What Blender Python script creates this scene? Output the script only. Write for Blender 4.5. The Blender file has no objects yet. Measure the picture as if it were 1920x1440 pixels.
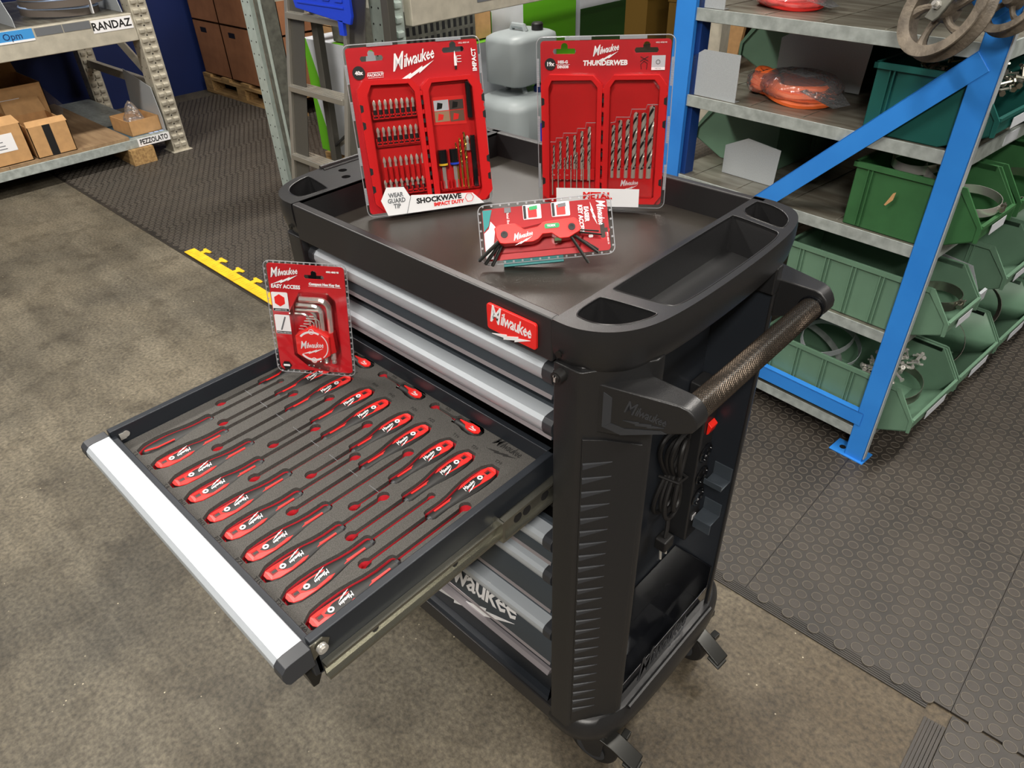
import bpy, bmesh, math, random
from math import sin, cos, pi, radians as RD
from mathutils import Matrix, Vector, Euler
random.seed(7)
S = bpy.context.scene
COL = S.collection

# ---------------------------------------------------------------- camera, world, lights, exposure
cd = bpy.data.cameras.new('camera'); cam = bpy.data.objects.new('camera', cd); COL.objects.link(cam)
cam.location = (0.4294, -0.5137, 1.400)
cam.rotation_euler = Euler((0.9374, 0.0284, 0.7534), 'XYZ')
cd.sensor_width = 36.0; cd.lens = 1321.8 / 1920 * 36; cd.clip_start = 0.02; cd.clip_end = 60
S.camera = cam
w = bpy.data.worlds.new('world'); S.world = w; w.use_nodes = True
w.node_tree.nodes['Background'].inputs[0].default_value = (0.85, 0.92, 1.0, 1)
w.node_tree.nodes['Background'].inputs[1].default_value = 0.25
def area(loc, sx, sy, power, col=(1, .95, .88), rot=(0, 0, 0)):
    l = bpy.data.lights.new('ceiling_lamp_light', 'AREA'); l.shape = 'RECTANGLE'; l.size = sx; l.size_y = sy
    l.energy = power; l.color = col
    o = bpy.data.objects.new('ceiling_lamp_light', l); o.location = loc; o.rotation_euler = rot; COL.objects.link(o)
LAMPS = [(-2.6, -1.0), (-2.6, 2.4), (0.9, 2.2), (1.5, -2.5), (3.0, 0.4), (-0.6, 0.45)]
LPOW = [115, 80, 90, 190, 70, 42]
for (lx, ly), pw in zip(LAMPS, LPOW): area((lx, ly, 3.36), 0.35, 1.7, pw)
S.view_settings.view_transform = 'Standard'; S.view_settings.look = 'None'
S.view_settings.gamma = 1; S.view_settings.use_curve_mapping = False; S.view_settings.exposure = 0.0

# ---------------------------------------------------------------- materials
def lin(c):
    return tuple(((v / 255) / 12.92 if v / 255 <= .04045 else ((v / 255 + .055) / 1.055) ** 2.4) for v in c) + (1,)
def mat(name, col, rough=.5, metal=0., var=0., scale=30., bump=0., bscale=None, spec=.5, col2=None, coat=0., det=4., emis=0., stretch=None, co='Object'):
    m = bpy.data.materials.new(name); m.use_nodes = True; nt = m.node_tree; N = nt.nodes; L = nt.links
    b = N['Principled BSDF']; c = lin(col)
    b.inputs['Base Color'].default_value = c; b.inputs['Roughness'].default_value = rough; b.inputs['Metallic'].default_value = metal
    b.inputs['Specular IOR Level'].default_value = spec; b.inputs['Coat Weight'].default_value = coat
    m.diffuse_color = c
    if emis: b.inputs['Emission Color'].default_value = c; b.inputs['Emission Strength'].default_value = emis
    if var or bump or col2:
        tc = N.new('ShaderNodeTexCoord'); mp = N.new('ShaderNodeMapping'); L.new(tc.outputs[co], mp.inputs[0])
        if stretch: mp.inputs['Scale'].default_value = stretch
    if var or col2:
        n = N.new('ShaderNodeTexNoise'); n.inputs['Scale'].default_value = scale; n.inputs['Detail'].default_value = det
        L.new(mp.outputs[0], n.inputs['Vector'])
        r = N.new('ShaderNodeValToRGB'); L.new(n.outputs['Fac'], r.inputs[0]); L.new(r.outputs[0], b.inputs['Base Color'])
        r.color_ramp.elements[0].position = .35; r.color_ramp.elements[1].position = .65
        if col2: r.color_ramp.elements[0].color = c; r.color_ramp.elements[1].color = lin(col2)
        else:
            r.color_ramp.elements[0].color = tuple(v * (1 - var) for v in c[:3]) + (1,)
            r.color_ramp.elements[1].color = tuple(min(1, v * (1 + var)) for v in c[:3]) + (1,)
    if bump:
        n2 = N.new('ShaderNodeTexNoise'); n2.inputs['Scale'].default_value = bscale or scale; n2.inputs['Detail'].default_value = 6
        L.new(mp.outputs[0], n2.inputs['Vector'])
        bp = N.new('ShaderNodeBump'); bp.inputs['Strength'].default_value = bump; bp.inputs['Distance'].default_value = .002
        L.new(n2.outputs['Fac'], bp.inputs['Height']); L.new(bp.outputs[0], b.inputs['Normal'])
    return m
def clearmat(name, tint, gl=.18, rough=.08, dens=0., bump=0., bscale=120.):
    m = bpy.data.materials.new(name); m.use_nodes = True; nt = m.node_tree; N = nt.nodes; L = nt.links; N.clear()
    out = N.new('ShaderNodeOutputMaterial'); t = N.new('ShaderNodeBsdfTransparent'); t.inputs[0].default_value = lin(tint)
    g = N.new('ShaderNodeBsdfGlossy'); g.inputs['Roughness'].default_value = rough
    fr = N.new('ShaderNodeFresnel'); fr.inputs['IOR'].default_value = 1.3
    ad = N.new('ShaderNodeMath'); ad.operation = 'MULTIPLY_ADD'; ad.inputs[1].default_value = 1.2; ad.inputs[2].default_value = gl * .12
    L.new(fr.outputs[0], ad.inputs[0])
    mx = N.new('ShaderNodeMixShader'); L.new(ad.outputs[0], mx.inputs[0]); L.new(t.outputs[0], mx.inputs[1]); L.new(g.outputs[0], mx.inputs[2])
    last = mx
    if dens:
        d = N.new('ShaderNodeBsdfDiffuse'); d.inputs[0].default_value = (.8, .82, .85, 1)
        m2 = N.new('ShaderNodeMixShader'); m2.inputs[0].default_value = dens
        L.new(mx.outputs[0], m2.inputs[1]); L.new(d.outputs[0], m2.inputs[2]); last = m2
    if bump:
        n = N.new('ShaderNodeTexNoise'); n.inputs['Scale'].default_value = bscale
        tc = N.new('ShaderNodeTexCoord'); L.new(tc.outputs['Object'], n.inputs['Vector'])
        bp = N.new('ShaderNodeBump'); bp.inputs['Strength'].default_value = bump; bp.inputs['Distance'].default_value = .01
        L.new(n.outputs[0], bp.inputs['Height']); L.new(bp.outputs[0], g.inputs['Normal']); L.new(bp.outputs[0], fr.inputs['Normal'])
    L.new(last.outputs[0], out.inputs[0]); m.diffuse_color = lin(tint)
    return m
M = {}
M['plastic'] = mat('black_plastic', (33, 33, 34), .34, bump=.12, bscale=900)
M['trayf'] = mat('tray_rubber', (46, 43, 39), .3, bump=.15, bscale=1200)
M['panel'] = mat('black_painted_steel', (37, 36, 37), .38)
M['steel'] = mat('graphite_painted_steel', (72, 79, 86), .28, metal=.35)
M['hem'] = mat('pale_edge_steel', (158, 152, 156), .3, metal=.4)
M['side'] = mat('dark_blue_grey_steel', (40, 44, 50), .35, metal=.2)
M['gloss'] = mat('glossy_black_steel', (16, 17, 20), .09, coat=.5)
M['alu'] = mat('brushed_aluminium', (192, 199, 206), .36, metal=.3, bump=.05, bscale=300, stretch=(1, 80, 80))
M['capb'] = mat('end_cap_plastic', (52, 54, 58), .45)
M['zinc'] = mat('zinc_plated_steel', (150, 149, 138), .26, metal=.9)
M['chrome'] = mat('polished_steel', (226, 224, 218), .2, metal=.7)
M['darkmetal'] = mat('black_oxide_steel', (46, 46, 44), .33, metal=.6)
M['red'] = mat('red_plastic', (232, 42, 38), .38)
M['redcard'] = mat('red_printed_card', (226, 32, 44), .42)
M['redclear'] = mat('deep_red_plastic', (205, 30, 32), .3)
M['redfoam'] = mat('red_foam', (205, 38, 52), .85, bump=.3, bscale=900)
M['foam'] = mat('charcoal_foam', (74, 72, 69), .9, var=.35, scale=900, bump=.5, bscale=1100, det=2)
M['foamdark'] = mat('engraved_foam', (26, 25, 24), .9)
M['white'] = mat('white_print', (240, 240, 242), .5)
M['greyp'] = mat('grey_print', (105, 108, 112), .5)
M['black'] = mat('black_rubber', (26, 25, 25), .5)
M['blackp'] = mat('black_print', (22, 22, 24), .5)
M['yellow'] = mat('yellow_rubber', (228, 182, 34), .55, var=.12, scale=25, bump=.2)
M['blue'] = mat('blue_painted_steel', (52, 138, 226), .36, col2=(46, 128, 216), scale=6, bump=.06)
M['galv'] = mat('galvanised_steel', (172, 180, 177), .42, metal=.3, var=.18, scale=40, bump=.1, bscale=60)
M['galvl'] = mat('galvanised_sheet', (184, 190, 194), .38, metal=.25, var=.06, scale=400)
M['worn'] = mat('worn_shelf_steel', (140, 138, 126), .4, metal=.5, col2=(108, 102, 90), scale=7, stretch=(1, 6, 1))
M['rack'] = mat('pale_galvanised_rack', (190, 184, 168), .5, metal=.25, var=.1, scale=20)
M['rackg'] = mat('pale_green_galvanised', (186, 200, 194), .45, metal=.3, var=.06, scale=30)
M['racks'] = mat('dark_rack_side', (96, 96, 88), .6, metal=.2, var=.25, scale=35)
M['bing'] = mat('sage_green_plastic', (98, 130, 108), .45, var=.05, scale=15)
M['bind'] = mat('bright_green_plastic', (52, 98, 58), .45, var=.08, scale=18)
M['bint'] = mat('teal_plastic', (24, 84, 78), .42, var=.05, scale=18)
M['card'] = mat('cardboard', (188, 146, 98), .8, var=.08, scale=25)
M['cardd'] = mat('brown_cardboard', (146, 98, 66), .8, var=.1, scale=12)
M['wood'] = mat('pallet_wood', (182, 148, 96), .75, col2=(140, 108, 68), scale=9, stretch=(1, 8, 8))
M['ply'] = mat('plywood', (158, 132, 100), .7, col2=(136, 110, 82), scale=5, stretch=(1, 8, 8))
M['wallblue'] = mat('navy_painted_wall', (10, 34, 92), .6, var=.08, scale=3)
M['walld'] = mat('dark_workshop_wall', (70, 68, 64), .8, var=.15, scale=2)
M['ceil'] = mat('workshop_ceiling', (120, 118, 112), .8)
M['lampw'] = mat('lamp_diffuser', (255, 246, 232), .5, emis=6.)
M['mat'] = mat('rubber_mat', (56, 51, 46), .5, col2=(45, 42, 39), scale=9, bump=.3, bscale=500)
M['stud'] = mat('rubber_stud_top', (64, 58, 52), .5, col2=(52, 47, 43), scale=9, bump=.3, bscale=500)
M['ring'] = mat('dusty_stud_rim', (90, 84, 75), .6)
M['iron'] = mat('cast_iron', (122, 112, 98), .62, metal=.3, col2=(86, 78, 68), scale=30, bump=.8, bscale=160)
M['bluep'] = mat('blue_plastic', (30, 66, 205), .4)
M['lblue'] = mat('light_blue_plastic', (66, 148, 214), .4)
M['greenp'] = mat('green_print', (92, 168, 24), .5)
M['greend'] = mat('dark_green_print', (30, 74, 18), .5)
M['boxw'] = mat('white_printed_carton', (190, 194, 200), .6, var=.04, scale=10)
M['can'] = mat('milky_polyethylene', (148, 156, 158), .45)
M['orange'] = mat('orange_hose', (246, 112, 50), .5)
M['torx'] = mat('green_badge', (30, 160, 92), .4)
M['teal'] = mat('teal_card', (20, 130, 130), .5)
M['bitm'] = mat('bright_tool_steel', (205, 200, 188), .3, metal=.45)
M['gold'] = mat('titanium_coated_steel', (220, 186, 80), .25, metal=.9)
M['switch'] = mat('red_switch', (240, 40, 26), .35)
M['bandb'] = mat('pale_blue_band', (176, 200, 240), .35)
M['band'] = mat('grey_band', (96, 88, 82), .5)
M['orangec'] = mat('yellow_crate', (120, 92, 34), .6)
M['clear'] = clearmat('clear_blister', (250, 250, 250), .2, .06)
M['crimp'] = clearmat('crimped_plastic', (225, 228, 232), .6, .15, dens=.32)
M['bag'] = clearmat('clear_bag', (250, 250, 250), .5, .1, dens=.07, bump=.8, bscale=60)
M['film'] = clearmat('plastic_film', (205, 212, 220), .5, .12, dens=.12)

def concrete():
    m = bpy.data.materials.new('stained_concrete'); m.use_nodes = True; nt = m.node_tree; N = nt.nodes; L = nt.links
    b = N['Principled BSDF']; b.inputs['Roughness'].default_value = .62
    tc = N.new('ShaderNodeTexCoord')
    def noise(sc, det, st=(1, 1, 1), rot=0):
        mp = N.new('ShaderNodeMapping'); mp.inputs['Scale'].default_value = st; mp.inputs['Rotation'].default_value = (0, 0, rot)
        L.new(tc.outputs['Object'], mp.inputs[0]); n = N.new('ShaderNodeTexNoise'); n.inputs['Scale'].default_value = sc
        n.inputs['Detail'].default_value = det; n.inputs['Roughness'].default_value = .62; L.new(mp.outputs[0], n.inputs['Vector']); return n.outputs['Fac']
    def ramp(f, a, c1, bb, c2):
        r = N.new('ShaderNodeValToRGB'); L.new(f, r.inputs[0]); e = r.color_ramp.elements
        e[0].position = a; e[1].position = bb; e[0].color = c1; e[1].color = c2; return r.outputs[0]
    def mix(f, a, bb, mode='MIX', fac=None):
        x = N.new('ShaderNodeMix'); x.data_type = 'RGBA'; x.blend_type = mode
        if f is None: x.inputs[0].default_value = fac
        else: L.new(f, x.inputs[0])
        L.new(a, x.inputs[6]); L.new(bb, x.inputs[7]); return x.outputs[2]
    base = ramp(noise(1.3, 8), .36, lin((82, 78, 69)), .64, lin((119, 112, 97)))
    streak = ramp(noise(2.2, 7, (.5, 3.2, 1), .35), .4, (.62, .6, .57, 1), .62, (1, 1, 1, 1))
    c = mix(None, base, streak, 'MULTIPLY', .75)
    rust = ramp(noise(1.1, 3), .55, (0, 0, 0, 1), .72, (1, 1, 1, 1))
    rc = N.new('ShaderNodeRGB'); rc.outputs[0].default_value = lin((80, 65, 44))
    sep = N.new('ShaderNodeSeparateXYZ'); L.new(tc.outputs['Object'], sep.inputs[0])
    gx = N.new('ShaderNodeMapRange'); L.new(sep.outputs[0], gx.inputs[0]); gx.inputs[1].default_value = -.35; gx.inputs[2].default_value = .35
    gm = N.new('ShaderNodeMath'); gm.operation = 'MULTIPLY'; gm.inputs[1].default_value = .55; L.new(gx.outputs[0], gm.inputs[0])
    c = mix(gm.outputs[0], c, rc.outputs[0])
    dark = ramp(noise(9, 8), .33, (.55, .53, .5, 1), .5, (1, 1, 1, 1))
    c = mix(None, c, dark, 'MULTIPLY', .8)
    fine = ramp(noise(95, 7), .34, (.48, .47, .46, 1), .66, (1.35, 1.33, 1.28, 1))
    c = mix(None, c, fine, 'MULTIPLY', .9)
    v = N.new('ShaderNodeTexVoronoi'); v.inputs['Scale'].default_value = 42; L.new(tc.outputs['Object'], v.inputs['Vector'])
    sp = ramp(v.outputs['Distance'], .05, (1, 1, 1, 1), .085, (0, 0, 0, 1))
    n3 = ramp(noise(6, 3), .52, (0, 0, 0, 1), .6, (1, 1, 1, 1))
    spm = N.new('ShaderNodeMath'); spm.operation = 'MULTIPLY'; L.new(sp, spm.inputs[0]); L.new(n3, spm.inputs[1])
    wc = N.new('ShaderNodeRGB'); wc.outputs[0].default_value = lin((190, 180, 155))
    c = mix(spm.outputs[0], c, wc.outputs[0])
    L.new(c, b.inputs['Base Color'])
    bp = N.new('ShaderNodeBump'); bp.inputs['Strength'].default_value = .55; bp.inputs['Distance'].default_value = .004
    L.new(noise(70, 9), bp.inputs['Height']); L.new(bp.outputs[0], b.inputs['Normal'])
    return m
M['concrete'] = concrete()

# ---------------------------------------------------------------- mesh helpers
class B:
    def __init__(s, T=None): s.v = []; s.f = []; s.mi = []; s.T = T
    def add(s, vs, fs, mi=0, T=None):
        o = len(s.v)
        for p in vs:
            p = Vector(p)
            if T is not None: p = T @ p
            if s.T is not None: p = s.T @ p
            s.v.append(tuple(p))
        for f in fs: s.f.append([o + i for i in f]); s.mi.append(mi)
        return s
    def box(s, a, b, mi=0, T=None):
        x0, y0, z0 = a; x1, y1, z1 = b
        return s.add([(x0, y0, z0), (x1, y0, z0), (x1, y1, z0), (x0, y1, z0), (x0, y0, z1), (x1, y0, z1), (x1, y1, z1), (x0, y1, z1)],
                     [(0, 3, 2, 1), (4, 5, 6, 7), (0, 1, 5, 4), (1, 2, 6, 5), (2, 3, 7, 6), (3, 0, 4, 7)], mi, T)
    def prism(s, poly, d0, d1, ax='z', mi=0, T=None):
        n = len(poly); f = {'z': lambda a, b, d: (a, b, d), 'y': lambda a, b, d: (a, d, b), 'x': lambda a, b, d: (d, a, b)}[ax]
        vs = [f(a, b, d0) for a, b in poly] + [f(a, b, d1) for a, b in poly]
        fs = [list(range(n))[::-1], list(range(n, 2 * n))] + [(i, (i + 1) % n, n + (i + 1) % n, n + i) for i in range(n)]
        return s.add(vs, fs, mi, T)
    def loft(s, rings, mi=0, closed=True, caps=True, T=None):
        n = len(rings[0]); vs = [p for r in rings for p in r]; fs = []
        for k in range(len(rings) - 1):
            for i in range(n if closed else n - 1):
                j = (i + 1) % n; fs.append((k * n + i, k * n + j, (k + 1) * n + j, (k + 1) * n + i))
        if caps and closed: fs += [list(range(n))[::-1], [(len(rings) - 1) * n + i for i in range(n)]]
        return s.add(vs, fs, mi, T)
    def tube(s, pts, r, seg=10, mi=0, T=None, closed=False):
        pts = [Vector(p) for p in pts]; rs = r if isinstance(r, (list, tuple)) else [r] * len(pts); rings = []; up = None
        for i, p in enumerate(pts):
            if closed: d = pts[(i + 1) % len(pts)] - pts[i - 1]
            else: d = pts[min(i + 1, len(pts) - 1)] - pts[max(i - 1, 0)]
            d.normalize()
            if up is None: up = Vector((0, 0, 1)) if abs(d.z) < .9 else Vector((1, 0, 0))
            a = d.cross(up); a.normalize(); up = a.cross(d); up.normalize()
            rings.append([p + (a * cos(t) + up * sin(t)) * rs[i] for t in [2 * pi * k / seg for k in range(seg)]])
        if closed: rings.append(rings[0])
        return s.loft(rings, mi, True, not closed, T)
    def lathe(s, prof, seg=24, mi=0, T=None, caps=True):
        return s.loft([[(r * cos(2 * pi * k / seg), r * sin(2 * pi * k / seg), z) for k in range(seg)] for r, z in prof], mi, True, caps, T)
    def build(s, name, mats, parent=None, smooth=False, bevel=0, seg=2, ang=35):
        me = bpy.data.meshes.new(name); me.from_pydata(s.v, [], s.f)
        if not isinstance(mats, (list, tuple)): mats = [mats]
        for m in mats: me.materials.append(M[m] if isinstance(m, str) else m)
        if len(mats) > 1: me.polygons.foreach_set('material_index', s.mi)
        me.validate(); bm = bmesh.new(); bm.from_mesh(me); bmesh.ops.recalc_face_normals(bm, faces=bm.faces[:]); bm.to_mesh(me); bm.free()
        if bevel and not smooth: smooth = True
        if smooth:
            me.polygons.foreach_set('use_smooth', [True] * len(me.polygons))
            if smooth != 'all' and not bevel: me.set_sharp_from_angle(angle=RD(ang))
        return link(name, me, parent, bevel, seg)
def link(name, me, parent=None, bevel=0, seg=2):
    o = bpy.data.objects.new(name, me); COL.objects.link(o)
    if parent is not None: o.parent = parent
    if bevel:
        md = o.modifiers.new('bevel', 'BEVEL'); md.width = bevel; md.segments = seg; md.limit_method = 'ANGLE'; md.angle_limit = RD(35)
        md.harden_normals = True
    return o
def thing(name, label, cat, loc=(0, 0, 0), rotz=0, group=None, matrix=None):
    o = bpy.data.objects.new(name, None); COL.objects.link(o); o.empty_display_size = .05
    if matrix is not None: o.matrix_world = matrix
    else: o.location = loc; o.rotation_euler = (0, 0, rotz)
    o['label'] = label; o['category'] = cat
    if group: o['group'] = group
    return o
def tag(o, label, cat, group=None):
    o['label'] = label; o['category'] = cat
    if group: o['group'] = group
    return o
def struct(o): o['kind'] = 'structure'; return o
def TR(x=0, y=0, z=0, rz=0, rx=0, ry=0): return Matrix.Translation((x, y, z)) @ Euler((rx, ry, rz)).to_matrix().to_4x4()
def rrect(x0, y0, x1, y1, r, n=4):
    P = []
    for cx, cy, a in ((x1 - r, y0 + r, -90), (x1 - r, y1 - r, 0), (x0 + r, y1 - r, 90), (x0 + r, y0 + r, 180)):
        for k in range(n + 1): t = RD(a + 90 * k / n); P.append((cx + r * cos(t), cy + r * sin(t)))
    return P
def plate(name, outline, holes, z0, z1, mats, parent=None, bevel=0, T=None):
    """flat plate with real holes, from a filled 2D curve"""
    cu = bpy.data.curves.new('tmp', 'CURVE'); cu.dimensions = '2D'; cu.fill_mode = 'BOTH'; cu.extrude = (z1 - z0) / 2
    for poly in [outline] + list(holes):
        sp = cu.splines.new('POLY'); sp.points.add(len(poly) - 1)
        for i, (x, y) in enumerate(poly): sp.points[i].co = (x, y, 0, 1)
        sp.use_cyclic_u = True
    o = bpy.data.objects.new('tmp', cu); COL.objects.link(o)
    dg = bpy.context.evaluated_depsgraph_get(); me = bpy.data.meshes.new_from_object(o.evaluated_get(dg))
    bpy.data.objects.remove(o); bpy.data.curves.remove(cu)
    me.transform(Matrix.Translation((0, 0, (z0 + z1) / 2)))
    if T is not None: me.transform(T)
    me.materials.clear(); me.materials.append(M[mats]); me.name = name
    return link(name, me, parent, bevel)
TXT = {}
def text(body, size, ext=.0002, shear=0., bold=0., sx=1., align='CENTER', res=2, space=1.):
    k = (body, size, ext, shear, bold, sx, align, space)
    if k in TXT: return TXT[k]
    cu = bpy.data.curves.new('tmp', 'FONT'); cu.body = body; cu.size = size; cu.extrude = ext; cu.shear = shear; cu.offset = bold
    cu.align_x = align; cu.align_y = 'CENTER'; cu.resolution_u = res; cu.space_character = space
    o = bpy.data.objects.new('tmp', cu); COL.objects.link(o)
    dg = bpy.context.evaluated_depsgraph_get(); me = bpy.data.meshes.new_from_object(o.evaluated_get(dg))
    bpy.data.objects.remove(o); bpy.data.curves.remove(cu)
    me.transform(Matrix.Diagonal((sx, 1, 1, 1))); TXT[k] = me
    return me
def write(name, body, size, m, parent, T, **kw):
    me = text(body, size, **kw).copy(); me.materials.clear(); me.materials.append(M[m]); me.name = name
    me.transform(T); return link(name, me, parent)
BOLT = [(0, 0), (.40, .52), (.40, .38), (.70, .82), (.69, .66), (1, 1), (.60, .20), (.61, .38), (.31, -.06), (.32, .12)]
LOGO = {}
def logo_mesh(width, skew=.22, ext=.0002):
    """script word over a lightning stroke, centred on 0,0 in the xy plane"""
    k = (width, skew, ext)
    if k in LOGO: return LOGO[k]
    t = text('ilwaukee', 1.0, ext=ext / width * 4, shear=.28, bold=.014, sx=.80, res=1, space=.88, align='LEFT').copy()
    c_ = text('M', 1.42, ext=ext / width * 4, shear=.28, bold=.012, sx=.80, res=1, align='LEFT').copy()
    mx_ = max(v.co.x for v in c_.vertices); c_.transform(Matrix.Translation((0, .06, 0))); t.transform(Matrix.Translation((mx_ - .13, 0, 0)))
    V_ = [v.co.copy() for v in c_.vertices] + [v.co.copy() for v in t.vertices]; n_ = len(c_.vertices)
    F_ = [list(p.vertices) for p in c_.polygons] + [[q + n_ for q in p.vertices] for p in t.polygons]
    xs = [v.x for v in V_]; wd = max(xs) - min(xs); s = width / wd; mid = (max(xs) + min(xs)) / 2
    b = B(); 
    Tm = Matrix.Diagonal((s, s * 1.22, s * .2, 1)) @ Matrix.Translation((-mid, 0, 0))
    b.add([Tm @ v for v in V_], F_)
    bw = width * .95
    tri = [(-bw / 2 + x * bw, -width * .27 + (y - .5) * width * .23) for x, y in BOLT]
    n = len(tri); e = ext
    b.prism(tri, -e, e)
    b.v = [(x, y + x * skew, z) for x, y, z in b.v]
    me = bpy.data.meshes.new('logo'); me.from_pydata(b.v, [], b.f); LOGO[k] = me
    return me
def logo(parent, m, width, T, skew=.22, ext=.0002, name='logo'):
    me = logo_mesh(width, skew, ext).copy(); me.materials.append(M[m]); me.name = name; me.transform(T)
    return link(name, me, parent)
FR = Matrix.Rotation(pi / 2, 4, 'X')      # xy plane -> xz plane, facing -y

# ---------------------------------------------------------------- setting
b = B().add([(-6, -3.2, 0), (5.2, -3.2, 0), (5.2, 9.2, 0), (-6, 9.2, 0)], [(0, 1, 2, 3)]); struct(b.build('floor', 'concrete'))
struct(B().box((-5.7, -3.2, 0), (-5.58, 9.2, 3.6)).build('wall_left', 'wallblue'))
struct(B().box((-5.7, 9.2, 0), (5.2, 9.32, 3.6)).build('wall_back', 'walld'))
struct(B().box((5.2, -3.2, 0), (5.32, 9.2, 3.6)).build('wall_right', 'walld'))
struct(B().box((-5.7, -3.32, 0), (5.2, -3.2, 3.6)).build('wall_front', 'walld'))
struct(B().box((-5.7, -3.3, 3.6), (5.3, 9.3, 3.7)).build('ceiling', 'ceil'))
for i, (lx, ly) in enumerate(LAMPS):
    t = thing('ceiling_lamp', 'long white ceiling lamp ' + ['over the open concrete floor on the left', 'over the aisle between the pallet racks', 'over the front of the blue shelving', 'behind the photographer', 'over the far right of the studded mat', 'straight above the tool trolley'][i], 'lamp', (lx, ly, 3.42), 0, 'fluorescent lamps under the ceiling')
    B().box((-.2, -.88, .03), (.2, .88, .18)).build('lamp_housing', 'white', t)
    B().box((-.175, -.85, .0), (.175, .85, .03)).build('diffuser', 'lampw', t)

# studded rubber floor tiles (the mat starts behind the trolley)
mt = thing('rubber_mat', 'dark brown rubber floor matting with raised round coin studs behind the trolley', 'floor mat', (0, 0, 0))
TX, TY = .4515, .5214
tile_me = None
def coin_mesh():
    rs = [(.0132, .0), (.0127, .0016), (.0113, .0016), (.0107, .0007)]
    V = []; F = []; mi = []; seg = 12; th = RD(30); a = .03476
    for i in range(-20, 30):
        for j in range(-20, 30):
            x = .01505 + (i + j) * a * cos(th); y = .0174 + (i - j) * a * sin(th)
            if not (.013 < x < TX - .013 and -.002 < y < TY - .004): continue
            o = len(V)
            for r, z in rs: V += [(x + r * cos(2 * pi * k / seg), y + r * sin(2 * pi * k / seg), z) for k in range(seg)]
            for q in range(3):
                for k in range(seg):
                    k2 = (k + 1) % seg; F.append((o + q * seg + k, o + q * seg + k2, o + (q + 1) * seg + k2, o + (q + 1) * seg + k)); mi.append(1)
            F.append([o + 3 * seg + k for k in range(seg)]); mi.append(0)
    me = bpy.data.meshes.new('coin_studs'); me.from_pydata(V, [], F); me.materials.append(M['stud']); me.materials.append(M['ring'])
    me.polygons.foreach_set('material_index', mi); return me
cm = coin_mesh()
g = .0005
tb = B().prism([(g, g), (TX - g, g), (TX - g, TY - g), (g, TY - g)], .0005, .006); tile0 = tb.build('mat_tile', 'mat', mt); tile_me = tile0.data
def mat_tile(x, y, first=None):
    o = first or link('mat_tile', tile_me, mt); o.location = (x, y, 0)
    c = link('coin_studs', cm, o); c['kind'] = 'stuff'; c.location = (0, 0, .0059)
first = tile0
for i in range(-12, 5):
    for j in range(0, 8):
        mat_tile(.078 + i * TX, .612 + j * TY, first); first = None
for j in (1, 2): mat_tile(.534, .606 - j * TY); mat_tile(.534 + TX, .606 - j * TY)
b = B()
for k in range(5):   # ribbed bevelled border along the front of the mat
    y = .589 + k * .0046; b.box((-5.3, y, .0005), (.49, y + .0038, .003 + k * .0008))
b.build('mat_border', 'mat', mt)
b = B()
for k in range(6):
    x = .494 + k * .0066; b.box((x, -.5, .0005), (x + .0056, .57, .002 + k * .0008))
b.build('mat_border', 'mat', mt)

ys = thing('edge_strip', 'bright yellow interlocking rubber edge strip along the mat beyond the trolley', 'edge strip', (-2.74, .598, .0018))
for k in range(5):
    L = .44; b = B(); x0 = k * (L + .004)
    b.prism([(x0, 0), (x0 + L, 0), (x0 + L, .05), (x0, .05)], .0062, .0105)
    for q in range(24): b.box((x0 + .01 + q * .018, .006 + (q % 2) * .004, .0105), (x0 + .018 + q * .018, .03, .0118))
    for q in range(3):
        c = x0 + .07 + q * .148
        b.prism([(c - .012, .05), (c + .012, .05), (c + .012, .064), (c + .034, .072), (c + .030, .084), (c - .026, .084), (c - .03, .074), (c - .012, .064)], .0065, .0105)
    b.build('strip_piece', 'yellow', ys, bevel=.001, seg=1)

# ---------------------------------------------------------------- tool trolley
cart = thing('tool_trolley', 'black steel roller tool trolley with silver drawer pulls and one drawer pulled open', 'tool trolley', (0, 0, 0))
W, D = .517, .445
b = B()
b.box((-.012, .03, .16), (0, D - .005, .94)); b.box((-W - .0, .03, .16), (-W + .012, D - .005, .94))
b.box((-W, D - .012, .16), (0, D, .94)); b.box((-W, .02, .155), (0, D, .17)); b.box((-W + .012, .03, .93), (-.012, D - .01, .942))
b.build('cabinet_body', 'side', cart, bevel=.002)
# cross rails between drawers
HZ = [.9225, .8405, .7755, .6205, .545, .404]          # pull heights, third is the open one
HB = [.870, .805, None, .560, .445, .300]
for z in (.858, .795, .64, .565, .455): B().box((-W + .012, .045, z - .003), (-.012, .43, z + .003)).build('drawer_divider', 'black', cart)
def pull(par, y, z, T=None):
    prof = [(y + .033, z + .0), (y + .034, z - .001), (y + .034, z - .026), (y + .006, z - .0265), (y + .002, z - .021), (y, z - .013), (y + .001, z - .006), (y + .006, z - .001), (y + .012, z)]
    B().prism(prof, -.5035, -.0255, 'x').build('drawer_pull', 'alu', par, smooth=True)
    p2 = [(yy + (.0 if yy > y + .02 else -.0012), zz + (.0008 if zz > z - .01 else -.0008)) for yy, zz in prof]
    for a, c in ((-.0257, -.0095), (-.519, -.503)): B().prism(p2, a, c, 'x').build('end_cap', 'capb', par, smooth=True, bevel=.0012)
for k, z in enumerate(HZ):
    if k == 2: continue
    zb = HB[k]; fr = None
    b = B()
    # steel face leaning back below the pull, with a rolled bright hem
    b.prism([(.030, z + .004), (.038, z + .004), (.038, zb), (.012, zb), (.008, zb + .004), (.010, zb + .010), (.0125, max(z - .03, zb + .013)), (.020, max(z - .024, zb + .018))], -W + .013, -.013, 'x')
    fr = b.build('drawer_front', 'steel', cart, smooth=True, ang=50)
    pull(fr, .003, z)
    B().prism([(.0070, zb + .003), (.0090, zb + .008), (.0105, zb + .0085), (.0085, zb + .002)], -W + .014, -.014, 'x').build('bright_hem', 'hem', fr)
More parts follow.
